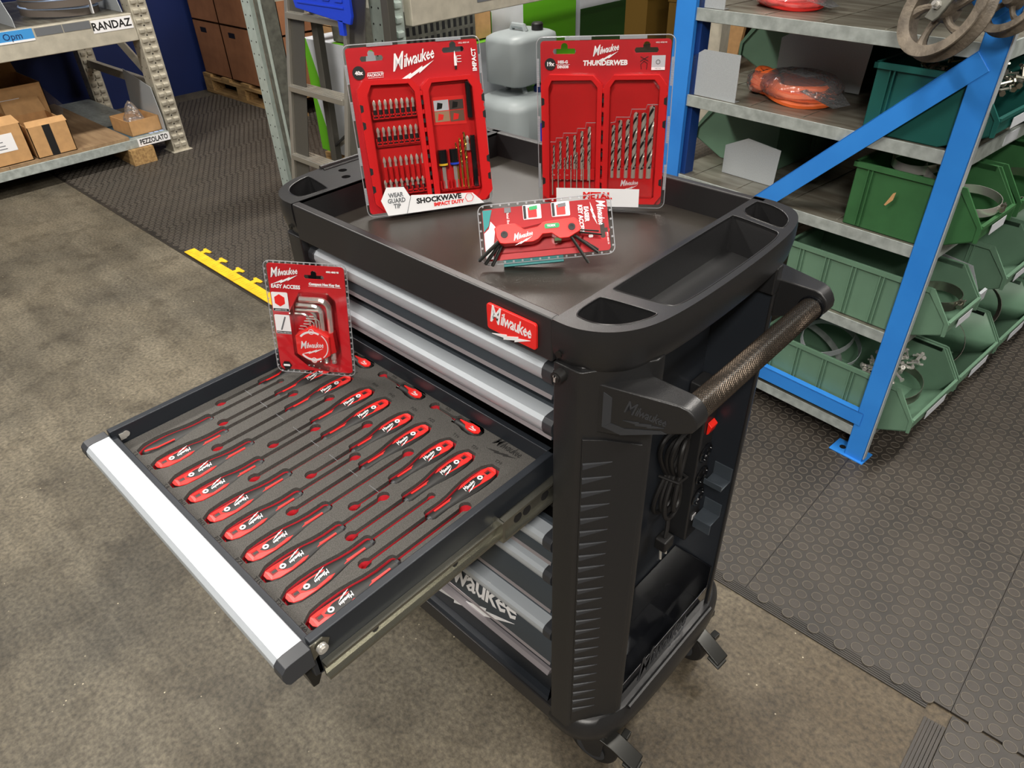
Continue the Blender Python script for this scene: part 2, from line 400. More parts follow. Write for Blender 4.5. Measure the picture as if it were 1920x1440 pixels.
b = B(); b.prism([(.012, .298), (.03, .298), (.03, .21), (.004, .206), (.0, .2), (.004, .196), (.02, .196), (.012, .215)], -W + .013, -.013, 'x'); b.build('plinth', 'side', cart, smooth=True)
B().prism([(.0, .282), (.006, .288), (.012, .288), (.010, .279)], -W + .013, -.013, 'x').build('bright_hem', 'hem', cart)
B().box((-W, -.004, .160), (.0, .03, .2)).build('plinth_rail', 'panel', cart, bevel=.002)
lg = logo(cart, 'white', .25, TR(-.215, .0090, .358) @ FR, skew=.16, ext=.0005, name='face_logo')

# open drawer
dr = bpy.data.objects.new('open_drawer', None)
b = B()
b.box((-.519, -.362, .722), (-.508, .022, .7795)); b.box((-.026, -.362, .722), (-.0155, .022, .7795))
b.box((-.519, .012, .722), (-.0155, .022, .7795)); b.box((-.519, -.366, .724), (-.0155, -.355, .770)); b.box((-.515, -.36, .722), (-.018, .02, .725))
dr = b.build('open_drawer', 'steel', cart, bevel=.0015); dr.data.materials[0] = M['side']; dr['label'] = 'dark steel drawer pulled fully open'
pull(dr, -.3985, .7775)
B().tube([(-.012, -.353, .7665), (-.0075, -.353, .7665)], .0062, 14).tube([(-.0075, -.353, .7665), (-.006, -.353, .7665)], .004, 6).build('rivet', 'chrome', dr, smooth=True)
B().prism([(-.363, .752), (-.363, .776), (-.348, .776), (-.341, .768), (-.346, .758), (-.356, .756)], -.0152, -.0138, 'x').build('corner_tab', 'zinc', dr)
B().box((-.5135, -.352, .760), (-.5065, -.344, .770)).build('rivet', 'chrome', dr)
B().tube([(-.506, -.343, .7665), (-.5075, -.343, .7665)], .005, 12).build('rivet', 'chrome', dr)
def rail(y0, y1, z, h, x0, t, slots=()):
    b = B(); p = [(x0, z - h / 2), (x0 + t, z - h / 2), (x0 + t, z - h / 2 + .004), (x0 + .003, z - h / 2 + .005), (x0 + .003, z + h / 2 - .005), (x0 + t, z + h / 2 - .004), (x0 + t, z + h / 2), (x0, z + h / 2)]
    b.prism([(x, zz) for x, zz in p], y0, y1, 'y')
    return b
rail(-.356, .02, .7295, .026, -.0152, .009).build('slide_rail', 'zinc', dr)
rail(-.098, .10, .733, .036, -.0075, .008).build('slide_rail', 'zinc', cart)
for y in (-.29, -.17): B().tube([(-.0125, y, .729), (-.0118, y, .729)], .0042, 12).build('rail_hole', 'blackp', dr)
for y in (-.062, -.045, -.010): B().tube([(-.0048, y - .006, .733), (-.0042, y - .006, .733)], .0075, 14).build('rail_hole', 'blackp', cart)
B().box((-.0155, -.101, .716), (.001, -.097, .751)).build('rail_stop', 'zinc', cart)
B().prism([(-.372, .722), (-.352, .752), (-.35, .722), (-.362, .697), (-.369, .698)], -.06, -.024, 'x').build('latch_lever', 'darkmetal', dr, bevel=.001)
rail(-.35, .02, .7295, .026, -.5275, .006).build('slide_rail', 'zinc', dr)

# tray top
b = B()
b.box((-W, .0, .948), (0, D, .956)); 
b.build('tray_floor', 'trayf', cart)
b = B()
b.box((-W, -.008, .942), (0.0, .006, 1.0)); b.build('front_panel', 'panel', cart, bevel=.003, seg=3)
B().box((-W - .02, D - .008, .942), (.02, D + .006, 1.0)).build('rear_rim', 'panel', cart, bevel=.003, seg=3)
bd = [(-.021, .951), (-.021, .986), (-.0985, .986), (-.0985, .951)]
bdg = B().prism(rrect(-.099, .9515, -.0205, .9865, .004), -.0125, -.008, 'y').build('badge', 'red', cart, bevel=.0012, seg=2)
logo(bdg, 'white', .066, TR(-.060, -.0127, .9725) @ FR, skew=0.0, ext=.0006, name='badge_logo')
# side bins: outline in plan, mirrored for the left side
OUT = [(0, -.008), (.020, -.0085), (.040, -.004), (.060, .007), (.078, .026), (.090, .052), (.0965, .085), (.1005, .14), (.102, .22), (.1005, .30), (.0965, .36), (.090, .395), (.078, .425), (.060, .443), (.030, .451), (0, .451)]
P1 = [(.010, .016), (.028, .013), (.046, .017), (.062, .029), (.074, .048), (.082, .074), (.076, .077), (.012, .067), (.0085, .062)]
P2 = [(.011, .088), (.080, .098), (.087, .106), (.091, .14), (.0925, .22), (.091, .32), (.087, .348), (.080, .357), (.011, .368), (.008, .364), (.008, .092)]
P3 = [(.011, .380), (.076, .368), (.082, .372), (.078, .395), (.068, .412), (.052, .426), (.030, .434), (.013, .434), (.010, .430)]
def chaikin(P, n=2, closed=True):
    for _ in range(n):
        Q = [] if closed else [P[0]]
        for i in range(len(P) if closed else len(P) - 1):
            a, b2 = P[i], P[(i + 1) % len(P)]
            Q += [(a[0] * .75 + b2[0] * .25, a[1] * .75 + b2[1] * .25), (a[0] * .25 + b2[0] * .75, a[1] * .25 + b2[1] * .75)]
        if not closed: Q.append(P[-1])
        P = Q
    return P
OUT = chaikin(OUT, 2, False); P1 = chaikin(P1); P2 = chaikin(P2); P3 = chaikin(P3)
def shrink(P, cx, cy, s): return [(cx + (x - cx) * s, cy + (y - cy) * s) for x, y in P]
def centroid(P): return sum(p[0] for p in P) / len(P), sum(p[1] for p in P) / len(P)
def bins(side):
    f = (lambda P: P) if side > 0 else (lambda P: [(-W - x, y) for x, y in P][::-1])
    if side > 0: hs = [f(P1), f(P2), f(P3)]
    else:
        circ = lambda cx, cy, r: [(cx + r * cos(2 * pi * k / 14), cy + r * sin(2 * pi * k / 14)) for k in range(14)]
        hs = [f(P1)] + [f(circ(.03, .115, .0075)), f(circ(.06, .130, .0075)), f(circ(.03, .165, .0075)), f(circ(.06, .19, .0075)), f(circ(.03, .225, .0075)), f(circ(.03, .29, .0075)), f(circ(.06, .25, .0075))] + [f(P3)]
    top = plate('side_bin', f(OUT), hs, .9955, 1.0, 'plastic', cart)
    top['label'] = 'moulded black plastic side compartments'
    b = B(); o = f(OUT)
    # skirt: outer wall down, curving under
    rings = []
    for z, s in ((.9990, 1.0), (.992, 1.012), (.975, 1.012), (.955, .985), (.943, .93)):
        rings.append([((x * s if side > 0 else -W + (x + W) * s), .22 + (y - .22) * (1 + (s - 1) * .5), z) for x, y in o])
    b.loft(rings, 0, True, False); b.build('bin_skirt', 'plastic', top, smooth=True, ang=60)
    for P in hs:
        b = B()
        if len(P) == 14: b.loft([[(x, y, .996) for x, y in P], [(x, y, .97) for x, y in P]], caps=False); b.build('hole_liner', 'plastic', top); continue
        cx, cy = centroid(P); Q = shrink(P, cx, cy, .93)
        b.loft([[(x, y, .9958) for x, y in P], [(x, y, .99) for x, y in shrink(P, cx, cy, .985)], [(x, y, .952) for x, y in Q]], caps=False)
        b.add([(x, y, .952) for x, y in Q], [list(range(len(Q)))])
        b.build('bin_pocket', 'plastic', top, smooth=True, ang=40)
    for P in hs:
        if len(P) != 14: B().tube([(x, y, 1.0) for x, y in P], .0009, 5, closed=True).build('pocket_lip', 'plastic', top, smooth=True)
    return top
rb = bins(1); lb = bins(-1)
b = B(); b.tube([(-W - .095, y, 1.002) for y in (.11, .2, .3, .37)], .0035, 8); b.tube([(-W - .085, y, 1.001) for y in (.11, .2, .3, .37)], .002, 6); b.build('ridge', 'plastic', lb, smooth=True)
for x in (-.532, .0107): B().tube([(x, -.0085, .959), (x, -.0105, .959)], .0042, 14).build('screw', 'darkmetal', cart)
lk = B().tube([(.0127, -.006, .931), (.0127, -.0165, .931)], [.0085, .0078], 20).tube([(.0127, -.0165, .931), (.0127, -.0185, .931)], .0055, 20).build('lock', 'black', cart, smooth=True)
B().box((.0115, -.0192, .927), (.0139, -.0184, .935)).box((.0105, -.0192, .9335), (.0149, -.0184, .935)).build('keyhole', 'chrome', lk)
# corner columns
def column(mirror_y, x_off=0, flip=1):
    Y = (lambda y: y) if not mirror_y else (lambda y: .443 - y)
    P = [(0, -.006), (.034, -.006), (.040, -.003), (.0905, .068), (.0915, .076), (.088, .078), (.080, .072), (.036, .008), (0, .008)]
    P = [((x if flip > 0 else -W - x), Y(y)) for x, y in P]
    c = B().prism(P, .158, .944, 'z').build('corner_column', 'plastic', cart, bevel=.0025, seg=2)
    return c
c0 = column(False); c1 = column(True); c2 = column(False, flip=-1); c3 = column(True, flip=-1)
# lower panel and hem on the front-right chamfer, with wedge ribs
d = Vector((.0505, .071, 0)).normalized(); nrm = Vector((d.y, -d.x, 0))
def onch(s, off, z): p = Vector((.040, -.003, 0)) + d * s + nrm * off; return (p.x, p.y, z)
b = B()
pan = [(.002, .205), (.083, .205), (.083, .815), (.080, .824), (.030, .842), (.002, .848)]
b.add([onch(s, .0, z) for s, z in pan] + [onch(s, .0035, z) for s, z in pan], [(11, 10, 9, 8, 7, 6)] + [(i, (i + 1) % 6, 6 + (i + 1) % 6, 6 + i) for i in range(6)])
b.build('chamfer_panel', 'plastic', c0, bevel=.0012)
wedge = None
for k in range(24):
    z = .800 - k * .0243
    if wedge is None:
        b = B(); vs = [onch(.003, .0036, 0), onch(.042, .0036, .0045), onch(.042, .0036, .0058), onch(.003, .0036, .0105), onch(.003, .0058, .0012), onch(.041, .0042, .0050), onch(.003, .0058, .0092)]
        b.add(vs, [(0, 1, 5, 4), (3, 6, 5, 2), (4, 5, 6), (0, 4, 6, 3), (1, 2, 5)]); wedge = b.build('wedge_rib', 'capb', c0)
        w = wedge
    else: w = link('wedge_rib', wedge.data, c0)
    w.location = (0, 0, z)
# shoulder block under the bins and handle arms
for my, nm in ((0, 'front'), (1, 'rear')):
    Y = (lambda y: y) if not my else (lambda y: .443 - y)
    b = B(); b.prism([(x, Y(y)) for x, y in [(.006, .0), (.036, .0), (.055, .016), (.092, .069), (.092, .085), (.0, .085)]], .905, .948, 'z'); b.build('shoulder', 'plastic', cart, bevel=.003)
    arm = [(.040, .853), (.043, .925), (.142, .925), (.151, .9225), (.158, .916), (.1625, .908), (.1625, .899), (.158, .892), (.150, .888), (.075, .858), (.05, .853)]
    fy = lambda x: .012 + (x - .046) * .27
    n = len(arm); ab = B(); ab.add([(x, Y(fy(x)), z) for x, z in arm] + [(x, Y(.068), z) for x, z in arm], [list(range(n))[::-1], list(range(n, 2 * n))] + [(q, (q + 1) % n, n + (q + 1) % n, n + q) for q in range(n)])
    ar = ab.build('handle_arm', 'plastic', cart, bevel=.0025, seg=3)
    if not my:
        fc = B()   # recess look: raised left and lower facets, light on bevels painted as paler plastic
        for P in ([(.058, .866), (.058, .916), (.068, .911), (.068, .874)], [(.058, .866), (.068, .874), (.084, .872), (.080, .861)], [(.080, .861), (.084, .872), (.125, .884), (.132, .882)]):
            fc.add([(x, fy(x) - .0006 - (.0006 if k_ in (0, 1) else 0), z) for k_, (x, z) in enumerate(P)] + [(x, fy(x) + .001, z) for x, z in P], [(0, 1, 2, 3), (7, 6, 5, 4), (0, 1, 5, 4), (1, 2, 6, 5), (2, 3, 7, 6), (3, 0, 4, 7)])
        fc.build('arm_lit_facets', 'capb', ar)
        logo(ar, 'capb', .050, TR(.107, fy(.107) - .0004, .900, math.atan(.27)) @ Matrix.Rotation(.12, 4, 'Y') @ FR, skew=0, ext=.0006, name='embossed_logo')
h = B().tube([(.142, .066, .899), (.142, .376, .899)], .0155, 28).build('handle_bar', 'darkmetal', cart, smooth=True)
b = B()   # knurling: two families of fine helices
for k in range(36):
    for sg in (-1, 1):
        b.tube([(.142 + .0156 * cos(2 * pi * k / 36 + sg * q * .28), .0715 + q * .0099, .899 + .0156 * sin(2 * pi * k / 36 + sg * q * .28)) for q in range(31)], .00042, 3)
kn = b.build('knurling', 'iron', h, smooth=False); kn['kind'] = 'stuff'; kn.data.materials[0] = mat('knurled_grip', (70, 60, 51), .3, metal=.85)
for y in (.0705, .3725): B().tube([(.142, y - .002, .899), (.142, y + .002, .899)], .0178, 24).build('handle_collar', 'gloss', h, smooth=True)
# side bay
B().box((-.001, .07, .20), (.003, .372, .945)).build('bay_wall', 'side', cart)
b = B().box((.003, .366, .2), (.088, .371, .935)); b.build('bay_end_wall', 'side', cart)
b = B().box((.003, .074, .2), (.084, .078, .935)); b.build('bay_end_wall', 'side', cart)
bt = B()
bt.box((.084, .079, .205), (.087, .366, .262)); bt.box((.004, .079, .203), (.087, .366, .207)); bt.box((.004, .079, .207), (.006, .366, .315)); bt.box((.004, .362, .207), (.085, .366, .315))
bay = bt.build('bottom_tray', 'gloss', cart, bevel=.001)
logo(bay, 'capb', .16, TR(.0875, .21, .238) @ Matrix.Rotation(pi / 2, 4, 'Z') @ FR, skew=0, ext=.0004, name='embossed_logo')
# base bumper
BO = [(-.004, -.007), (.038, -.008), (.062, .001), (.082, .018), (.099, .052), (.108, .10), (.111, .22), (.108, .34), (.099, .395), (.080, .432), (.055, .452), (-.004, .452)]
BO = chaikin(BO, 2, False)
rings = [[(x * s, .2225 + (y - .2225) * s, z) for x, y in BO] for z, s in ((.156, .985), (.160, 1.0), (.180, 1.0), (.196, .965), (.204, .93))]
bb = B().loft(rings); bb.build('base_bumper', 'plastic', cart, smooth=True, ang=50)
b = B().loft([[(-W - x, y, z) for x, y, z in r] for r in rings]); b.build('base_bumper', 'plastic', cart, smooth=True, ang=50)
B().tube([(.101, y, .206) for y in (.085, .2, .3, .36)], .005, 8).build('bumper_trim', 'plastic', cart, smooth=True)
B().box((-W, .0, .150), (0, D, .162)).build('base_plate', 'panel', cart)
# power strip with cord on the bay wall
ps = B().box((.003, .325, .385), (.040, .366, .735)).build('power_strip', 'plastic', cart, bevel=.004)
sw = B().prism([(.0405, .636), (.0445, .640), (.0485, .655), (.0405, .662)], .336, .356, 'y').build('switch', 'switch', ps, bevel=.001)
for z in (.592, .540, .488):
    so = B().lathe([(.0185, 0), (.0195, .002), (.0178, .0035), (.0165, .0035), (.0158, .0006), (.0, .0006)], 24, T=TR(.040, .3455, z, ry=pi / 2), caps=False).build('socket', 'gloss', ps, smooth=True)
    for dy in (-.0075, .0075): B().tube([(.0405, .3455 + dy, z), (.0412, .3455 + dy, z)], .0022, 10).build('socket_hole', 'blackp', so)
B().box((.0405, .338, .432), (.0412, .350, .444)).build('warning_mark', 'white', ps)
cord = B()
def fig8(cy, cz, wy, hz, x, ph): return [(x + .004 * sin(t * 2 + ph), cy + wy * sin(2 * t) * .9, cz + hz * cos(t)) for t in [2 * pi * k / 40 for k in range(40)]]
for i, (wy, hz, x) in enumerate([(.026, .088, .012), (.022, .082, .020), (.029, .092, .026), (.018, .076, .032)]): cord.tube(fig8(.275 + i * .003, .575, wy, hz, x, i), .0042, 8, closed=True)
cord.tube([(.03, .268, .49), (.034, .262, .47), (.036, .256, .452)], .004, 8)
for z in (.575,): cord.tube([(.005, .262, z), (.04, .268, z), (.042, .29, z), (.005, .296, z)], .0025, 6)
co = cord.build('power_cord', 'black', cart, smooth=True)
pl = B().box((.022, .243, .426), (.046, .272, .452)).build('plug', 'black', co, bevel=.004)
for y in (.249, .266): B().tube([(.034, y, .427), (.036, y, .402)], .0024, 8).build('plug_pin', 'chrome', pl, smooth=True)
for z, x0 in ((.545, .052), (.455, .046)):
    b = B(); b.box((x0, .3635, z - .006), (x0 + .034, .366, z + .022)); b.box((x0, .334, z - .008), (x0 + .034, .3655, z - .0055)); b.box((x0, .332, z - .030 if z < .5 else z - .008), (x0 + .034, .335, z + (.004 if z > .5 else -.006)))
    hk = b.build('hook', 'side', cart, bevel=.0008); hk.data.materials[0] = M['steel']
# casters
def caster(x, y, rz):
    T = TR(x, y, 0, rz)
    b = B(T); b.box((-.035, -.03, .136), (.035, .03, .152)); b.prism([(-.03, .136), (.03, .136), (.022, .046), (.008, .036), (-.008, .036), (-.020, .060)], -.025, -.022, 'y'); b.prism([(-.03, .136), (.03, .136), (.022, .046), (.008, .036), (-.008, .036), (-.020, .060)], .022, .025, 'y')
    c = b.build('caster', 'plastic', cart, bevel=.002)
    b = B(T @ TR(.0, -.019, .0505, rx=-pi / 2)); b.lathe([(.012, 0), (.036, .001), (.046, .004), (.0495, .010), (.0495, .028), (.046, .034), (.036, .037), (.012, .038)], 28); b.build('wheel', 'black', c, smooth=True)
    b = B(T @ TR(.0, -.0215, .0505, rx=-pi / 2)); b.lathe([(.030, 0), (.028, .004), (.010, .006), (.008, .043), (.028, .0395), (.030, .043)], 20); b.build('wheel_hub', 'capb', c, smooth=True)
    b = B(T); b.prism([(.020, .118), (.046, .112), (.094, .088), (.094, .083), (.046, .105), (.020, .110)], -.030, .004, 'y'); b.box((.046, .004, .095), (.060, .022, .108)); b.prism([(.07, .094), (.098, .0835), (.098, .0795), (.07, .088)], -.034, -.004, 'y')
    p = b.build('brake_pedal', 'darkmetal', c, bevel=.0015)
    write('pedal_mark', 'ON', .011, 'white', c, T @ TR(.084, -.016, .0915, ry=.42) @ Matrix.Rotation(-pi / 2, 4, 'Z'))
caster(.050, .070, RD(8)); caster(.060, .375, RD(-5)); caster(-W - .02, .07, 2.6); caster(-W - .02, .375, 2.8)

# ---------------------------------------------------------------- foam insert and screwdrivers
FZ = .7535
NX = [(0, .0045), (.003, .0085), (.010, .0125), (.026, .0142), (.042, .0136), (.056, .0112), (.068, .0085), (.082, .0070), (.094, .0072), (.102, .0075)]
def prof(L): s = L / .102; return [(a * s if a > .03 else a, w_) for a, w_ in NX]
def pocket(cx, yend, sgn, L, yh, rh):
    """outline along y: rounded handle, slot, finger hole at the tip"""
    P = [(s - .003 if i == 0 else s, w_ + .0028) for i, (s, w_) in enumerate(prof(L))]
    P += [(L + .004, .0085), (L + .006, .0036)]
    sh = abs(yh - yend)
    for k in range(7):
        t = pi * k / 6
        P.append((sh - rh * cos(t) , max(.0036, rh * sin(t))) if k not in (0, 6) else ((sh - rh * .93, .0036) if k == 0 else (sh + rh, .001)))
    pts = [(cx + w_, yend + sgn * s) for s, w_ in P] + [(cx - w_, yend + sgn * s) for s, w_ in P[::-1]]
    return pts
fx = [-.470, -.426, -.3735, -.329, -.278, -.235, -.186, -.145, -.0995, -.053]
fL = [.102, .102, .113, .102, .114, .103, .114, .105, .115, .116]
fh = [-.118, -.1235, -.0927, -.1485, -.0936, -.1476, -.0937, -.1696, -.128, -.1122]
rx = [-.4895, -.443, -.397, -.343, -.3025, -.250, -.211, -.159, -.121, -.0755]
rL = [.102, .101, .112, .103, .112, .101, .114, .104, .113, .114]
rh = [-.2105, -.2322, -.2656, -.2095, -.2631, -.2091, -.2628, -.2052, -.2375, -.2522]
holes = []
for i in range(10):
    holes.append(pocket(fx[i], -.3425, 1, fL[i], fh[i], .0055 if i in (0, 8) else .0083))
    holes.append(pocket(rx[i], -.0365, -1, rL[i], rh[i], .0083))
def pocket_small(xe, y, xc, xh):
    P = [(-.001, .004), (.004, .0095), (.014, .0135), (.028, .0125), (.038, .0095), (.046, .009), (.053, .010), (.056, .005), (.06, .0025)]
    L = xe - xh
    P += [(L - .0075, .0025), (L - .005, .0065), (L, .0085), (L + .005, .0065), (L + .0078, .001)]
    return [(xe - s, y + w_) for s, w_ in P] + [(xe - s, y - w_) for s, w_ in P[::-1]]
SM = [(-.137, .0005, -.1914, -.2368), (-.2635, .0005, -.3147, -.3611), (-.390, .0005, -.441, -.487)]
for xe, y, xc, xh in SM: holes.append(pocket_small(xe, y, xc, xh))
fo = [(-.5070, -.354), (-.0268, -.354), (-.0268, .0118), (-.5070, .0118)]
SM_ok = True
ft = thing('foam_insert', 'charcoal foam insert with red cut-outs filling the open drawer', 'tool foam', (0, 0, 0))
top = plate('foam_top', fo, holes, FZ - .006, FZ, 'foam', ft)
plate('foam_middle', fo, holes, FZ - .0145, FZ - .0061, 'redfoam', ft)
B().box((-.507, -.354, FZ - .0265), (-.0268, .0118, FZ - .0146)).build('foam_base', 'redfoam', ft)
TOPZ = Matrix.Translation((0, 0, FZ))
def flab(s, x, y, size=.0085, rz=0): write('size_mark', s, size, 'foamdark', ft, TR(x, y, FZ + .0002, rz), ext=.0001, res=1)
FLAB = ['S 3', 'S5.5', 'S 8', 'PH1', 'PH3', 'PZ1', 'PZ3', 'T15', 'T25', 'T40']
RLAB = [None, None, 'S6.5', 'PH0', 'PH2', 'PZ0', 'PZ2', 'T10', 'T20', 'T30']
for x, s in zip(fx, FLAB): flab(s, x - .002, -.3500)
for x, s in zip(rx, RLAB):
    if s: flab(s, x - .003, -.0260, .0075)
flab('PH0', -.340, .0075, .0062); flab('PZ2', -.214, .0075, .0062)
logo(ft, 'foamdark', .05, TR(-.088, .0035, FZ + .0002), skew=0, ext=.0001, name='engraved_logo')
for x in [-.49 + .045 * k for k in range(8)]: B().box((x, -.1695, FZ), (x + .02, -.1688, FZ + .00012)).build('crease', 'greyp', ft)

def screwdriver(x, ye, sgn, L, tip, label, first=False):
    t = thing('screwdriver', label, 'screwdriver', (x, ye, FZ - .0078), 0 if sgn < 0 else pi, 'screwdrivers in the drawer foam')
    # local: end of handle at 0, shank towards -y
    P = prof(L)
    b = B(); rings = []
    for s, w_ in P:
        hz = min(w_ * .62, .0068)
        rings.append([(w_ * cos(a), -s - .001, hz * sin(a) * (1 if sin(a) > 0 else .8)) for a in [2 * pi * k / 16 for k in range(16)]])
    b.loft(rings); g_ = b.build('grip', 'black', t, smooth=True, ang=60)
    flip = label.startswith('screwdriver turned')
    if not flip:
        f = L / .102
        face = [(-.0035, -.0015), (.0035, -.0015), (.0085, -.006), (.0092, -.016), (.0078, -.030 * f), (.0062, -.045 * f), (.001, -.060 * f), (-.0016, -.075 * f), (-.0022, -.094 * f), (-.0046, -.094 * f), (-.0046, -.075 * f), (-.0052, -.060 * f), (-.0108, -.046 * f), (-.0118, -.030 * f), (-.0110, -.014), (-.008, -.005)]
        zs = lambda px, py: .0066 - .0022 * (abs(px) / .012) ** 2 - (.0022 if py < -.056 * f else 0)
        n = len(face); c = B()
        hole = [(-.0045, -.0085), (.0035, -.0085), (.0030, -.0165), (-.0040, -.0165)]
        pl_ = plate('face_panel', face, [hole[::-1]], -.0006, .0006, 'red', t)
        for v in pl_.data.vertices: v.co.z += zs(v.co.x, v.co.y)
        B().add([(-.0045, -.0085, .0066), (.0035, -.0085, .0066), (.0030, -.0165, .0066), (-.0040, -.0165, .0066)], [(3, 2, 1, 0)]).build('hanging_hole', mats_dr, t)
        lm = logo(t, 'white', .020, TR(-.0012, -.041 * f, .0071, -pi / 2 + pi), skew=.18, ext=.0002)
        B(TR(-.001, -.0235 * f, .0069)).lathe([(.0038, 0), (.0038, .0006), (.0018, .0006), (.0018, 0)], 16, caps=False).build('emblem', 'white', t)
    else:
        B().tube([(-.004, -.004, .0085), (-.0085, -.02, .0078), (-.009, -.045, .007)], .0012, 6).build('red_line', 'red', t)
    B().tube([(0, -L - .0005, 0), (0, -L - .005, 0)], [.0052, .0045], 12).build('collar', 'capb', t, smooth=True)
    n = abs(tip)
    B().tube([(0, -L - .004, -.002), (0, -n + .006, -.002), (0, -n, -.002)], [.0022, .0022, .0010], 8).build('shank', 'darkmetal', t, smooth=True)
    return t
mats_dr = mat('deep_red_recess', (120, 14, 16), .6)
PL = ['slotted', 'slotted', 'slotted', 'cross-head', 'cross-head', 'cross-head', 'cross-head', 'star', 'star', 'star']
for i in range(10):
    lab = 'red and black screwdriver, handle at the drawer front, in the cut-out marked %s' % FLAB[i]
    if i == 0: lab = 'screwdriver turned black side up at the drawer front corner, in the cut-out marked S 3'
    screwdriver(fx[i], -.3425, 1, fL[i], abs(fh[i] + .3425), lab)
for i in range(10):
    if RLAB[i]: lab = 'red and black screwdriver, handle towards the trolley, beside the %s foam mark' % RLAB[i]
    else: lab = ['screwdriver nearest the drawer left wall, handle end hidden under the hex key pack', 'red and black screwdriver whose handle end slips beneath the hex key pack'][i]
    screwdriver(rx[i], -.0365, -1, rL[i], abs(rh[i] + .0365), lab)
for (xe, y, xc, xh), wh in zip(SM, ('stubby red and black screwdriver along the drawer back, nearest the foam logo', 'stubby red and black screwdriver along the drawer back, in the middle of three', 'stubby screwdriver at the drawer back, half behind the hex key pack')):
    t = thing('stubby_screwdriver', wh, 'screwdriver', (xe, y, FZ - .006), 0, 'stubby screwdrivers at the drawer back')
    b = B(); b.loft([[(-s, w_ * cos(a), min(w_, .0085) * .9 * sin(a)) for a in [2 * pi * k / 16 for k in range(16)]] for s, w_ in [(.001, .003), (.005, .0085), (.013, .0112), (.025, .0105), (.034, .0072), (.042, .0066), (.050, .0078), (.053, .006)]])
    b.build('grip', 'black', t, smooth=True)
    pl_ = plate('face_panel', [(-.003, -.0035), (-.008, -.0075), (-.020, -.0080), (-.027, -.0065), (-.031, -.002), (-.045, .0005), (-.045, .002), (-.030, .004), (-.024, .0065), (-.010, .0060), (-.004, .002)], [], .0068, .0082, 'red', t)
    logo(t, 'white', .0125, TR(-.0155, -.001, .0086, RD(-8)), skew=.0, ext=.0002)
    B().tube([(-.052, 0, -.002), (-(xe - xh) + .003, 0, -.002)], .0018, 8).build('shank', 'darkmetal', t, smooth=True)

# ---------------------------------------------------------------- packages
def pose(BL, e1, e3, e2):
    m = Matrix.Identity(4)
    for i in range(3): m[i][0] = e1[i]; m[i][1] = e3[i]; m[i][2] = e2[i]; m[i][3] = BL[i]
    return m
def xz(P): return [(x / 1000, z / 1000) for x, z in P]
def euro(cx, cz, s=1.): # hanging slot
    P = [(-15, -3.5), (15, -3.5), (17, 0), (15, 3.5), (5, 3.5)]
    for k in range(7): a = RD(-20 + 220 * k / 6); P.append((5.2 * cos(a), 6 + 5.2 * sin(a)))
    P += [(-5, 3.5), (-15, 3.5), (-17, 0)]
    return [((cx + x * s) / 1000, (cz + z * s) / 1000) for x, z in P]
def flat(name, P, y, m, par, th=.0004): return B().prism(xz(P), y - th, y, 'y').build(name, m, par)
def front(par, s, x, z, size, m, y, rz=0, **kw): return write('lettering', s, size / 1000, m, par, TR(x / 1000, y, z / 1000) @ FR @ Matrix.Rotation(rz, 4, 'Z'), **kw)
def card(par, w_, h_, inset, m, slots, y=-.003):
    return plate('printed_card', rrect(inset, inset, w_ - inset, h_ - inset, .005), slots, -.0004, .0004, m, par, T=Matrix.Translation((0, y, 0)) @ FR)
def shell(par, w_, h_, slots, y=-.0045):
    s = plate('clear_shell', rrect(0, 0, w_, h_, .010), slots, -.0003, .0003, 'clear', par, T=Matrix.Translation((0, y, 0)) @ FR)
    rim = B(); rim.tube([(x, y, z) for x, z in rrect(.0006, .0006, w_ - .0006, h_ - .0006, .010)], .0007, 5, closed=True); rim.build('shell_rim', 'crimp', par, smooth=True)
    return s
def dome(par, P, y0, y1, inset=3., m='clear', name='blister_dome'):
    cx, cz = centroid(P); r0 = [(x / 1000, y0, z / 1000) for x, z in P]
    k = 1 - inset / 80; r1 = [((cx + (x - cx) * k) / 1000, y1, (cz + (z - cz) * k) / 1000) for x, z in P]
    b = B().loft([r0, r1], caps=False); b.add(r1, [list(range(len(r1)))]); return b.build(name, m, par)
def crimp(par, x0, z0, x1, z1, y=-.0048):
    b = B(); b.box((x0 / 1000, y - .0006, z0 / 1000), (x1 / 1000, y + .0002, z1 / 1000))
    L = max(x1 - x0, z1 - z0); n = int(L / 2.6)
    for k in range(n):
        if x1 - x0 > z1 - z0: a = x0 + k * 2.6; b.box((a / 1000, y - .0014, z0 / 1000), ((a + 1.0) / 1000, y - .0006, z1 / 1000))
        else: a = z0 + k * 2.6; b.box((x0 / 1000, y - .0014, a / 1000), (x1 / 1000, y - .0006, (a + 1.0) / 1000))
    return b.build('crimped_tab', 'crimp', par)
def case_half(par, P, inner, y0=-.004, y1=-.017):
    """open half of a plastic case: raised frame with sunken floor"""
    f_ = plate('case_frame', xz(P), [xz(inner)[::-1]], y1 * -1 - .013, y1 * -1, 'redclear', par, T=FR)
    B().prism(xz(inner), -.006, -.005, 'y').build('case_floor', 'redclear', par)
    return f_
def bit(par, x, z, L, y=-.0125, body='black', r=.0030, tipm='bitm', tl=.55, rz=0):
    T = TR(x / 1000, y, z / 1000, ry=rz); l = L / 1000
    b = B(T); b.tube([(0, 0, 0), (0, 0, l * (1 - tl))], r, 6, 0); b.tube([(0, 0, l * (1 - tl)), (0, 0, l * (1 - tl * .62)), (0, 0, l * (1 - tl * .5)), (0, 0, l * .9), (0, 0, l)], [r * .7, r * .65, r * .95, r * .8, r * .15], 6, 1)
    return b.build('driver_bit', [body, tipm], par, smooth=True)
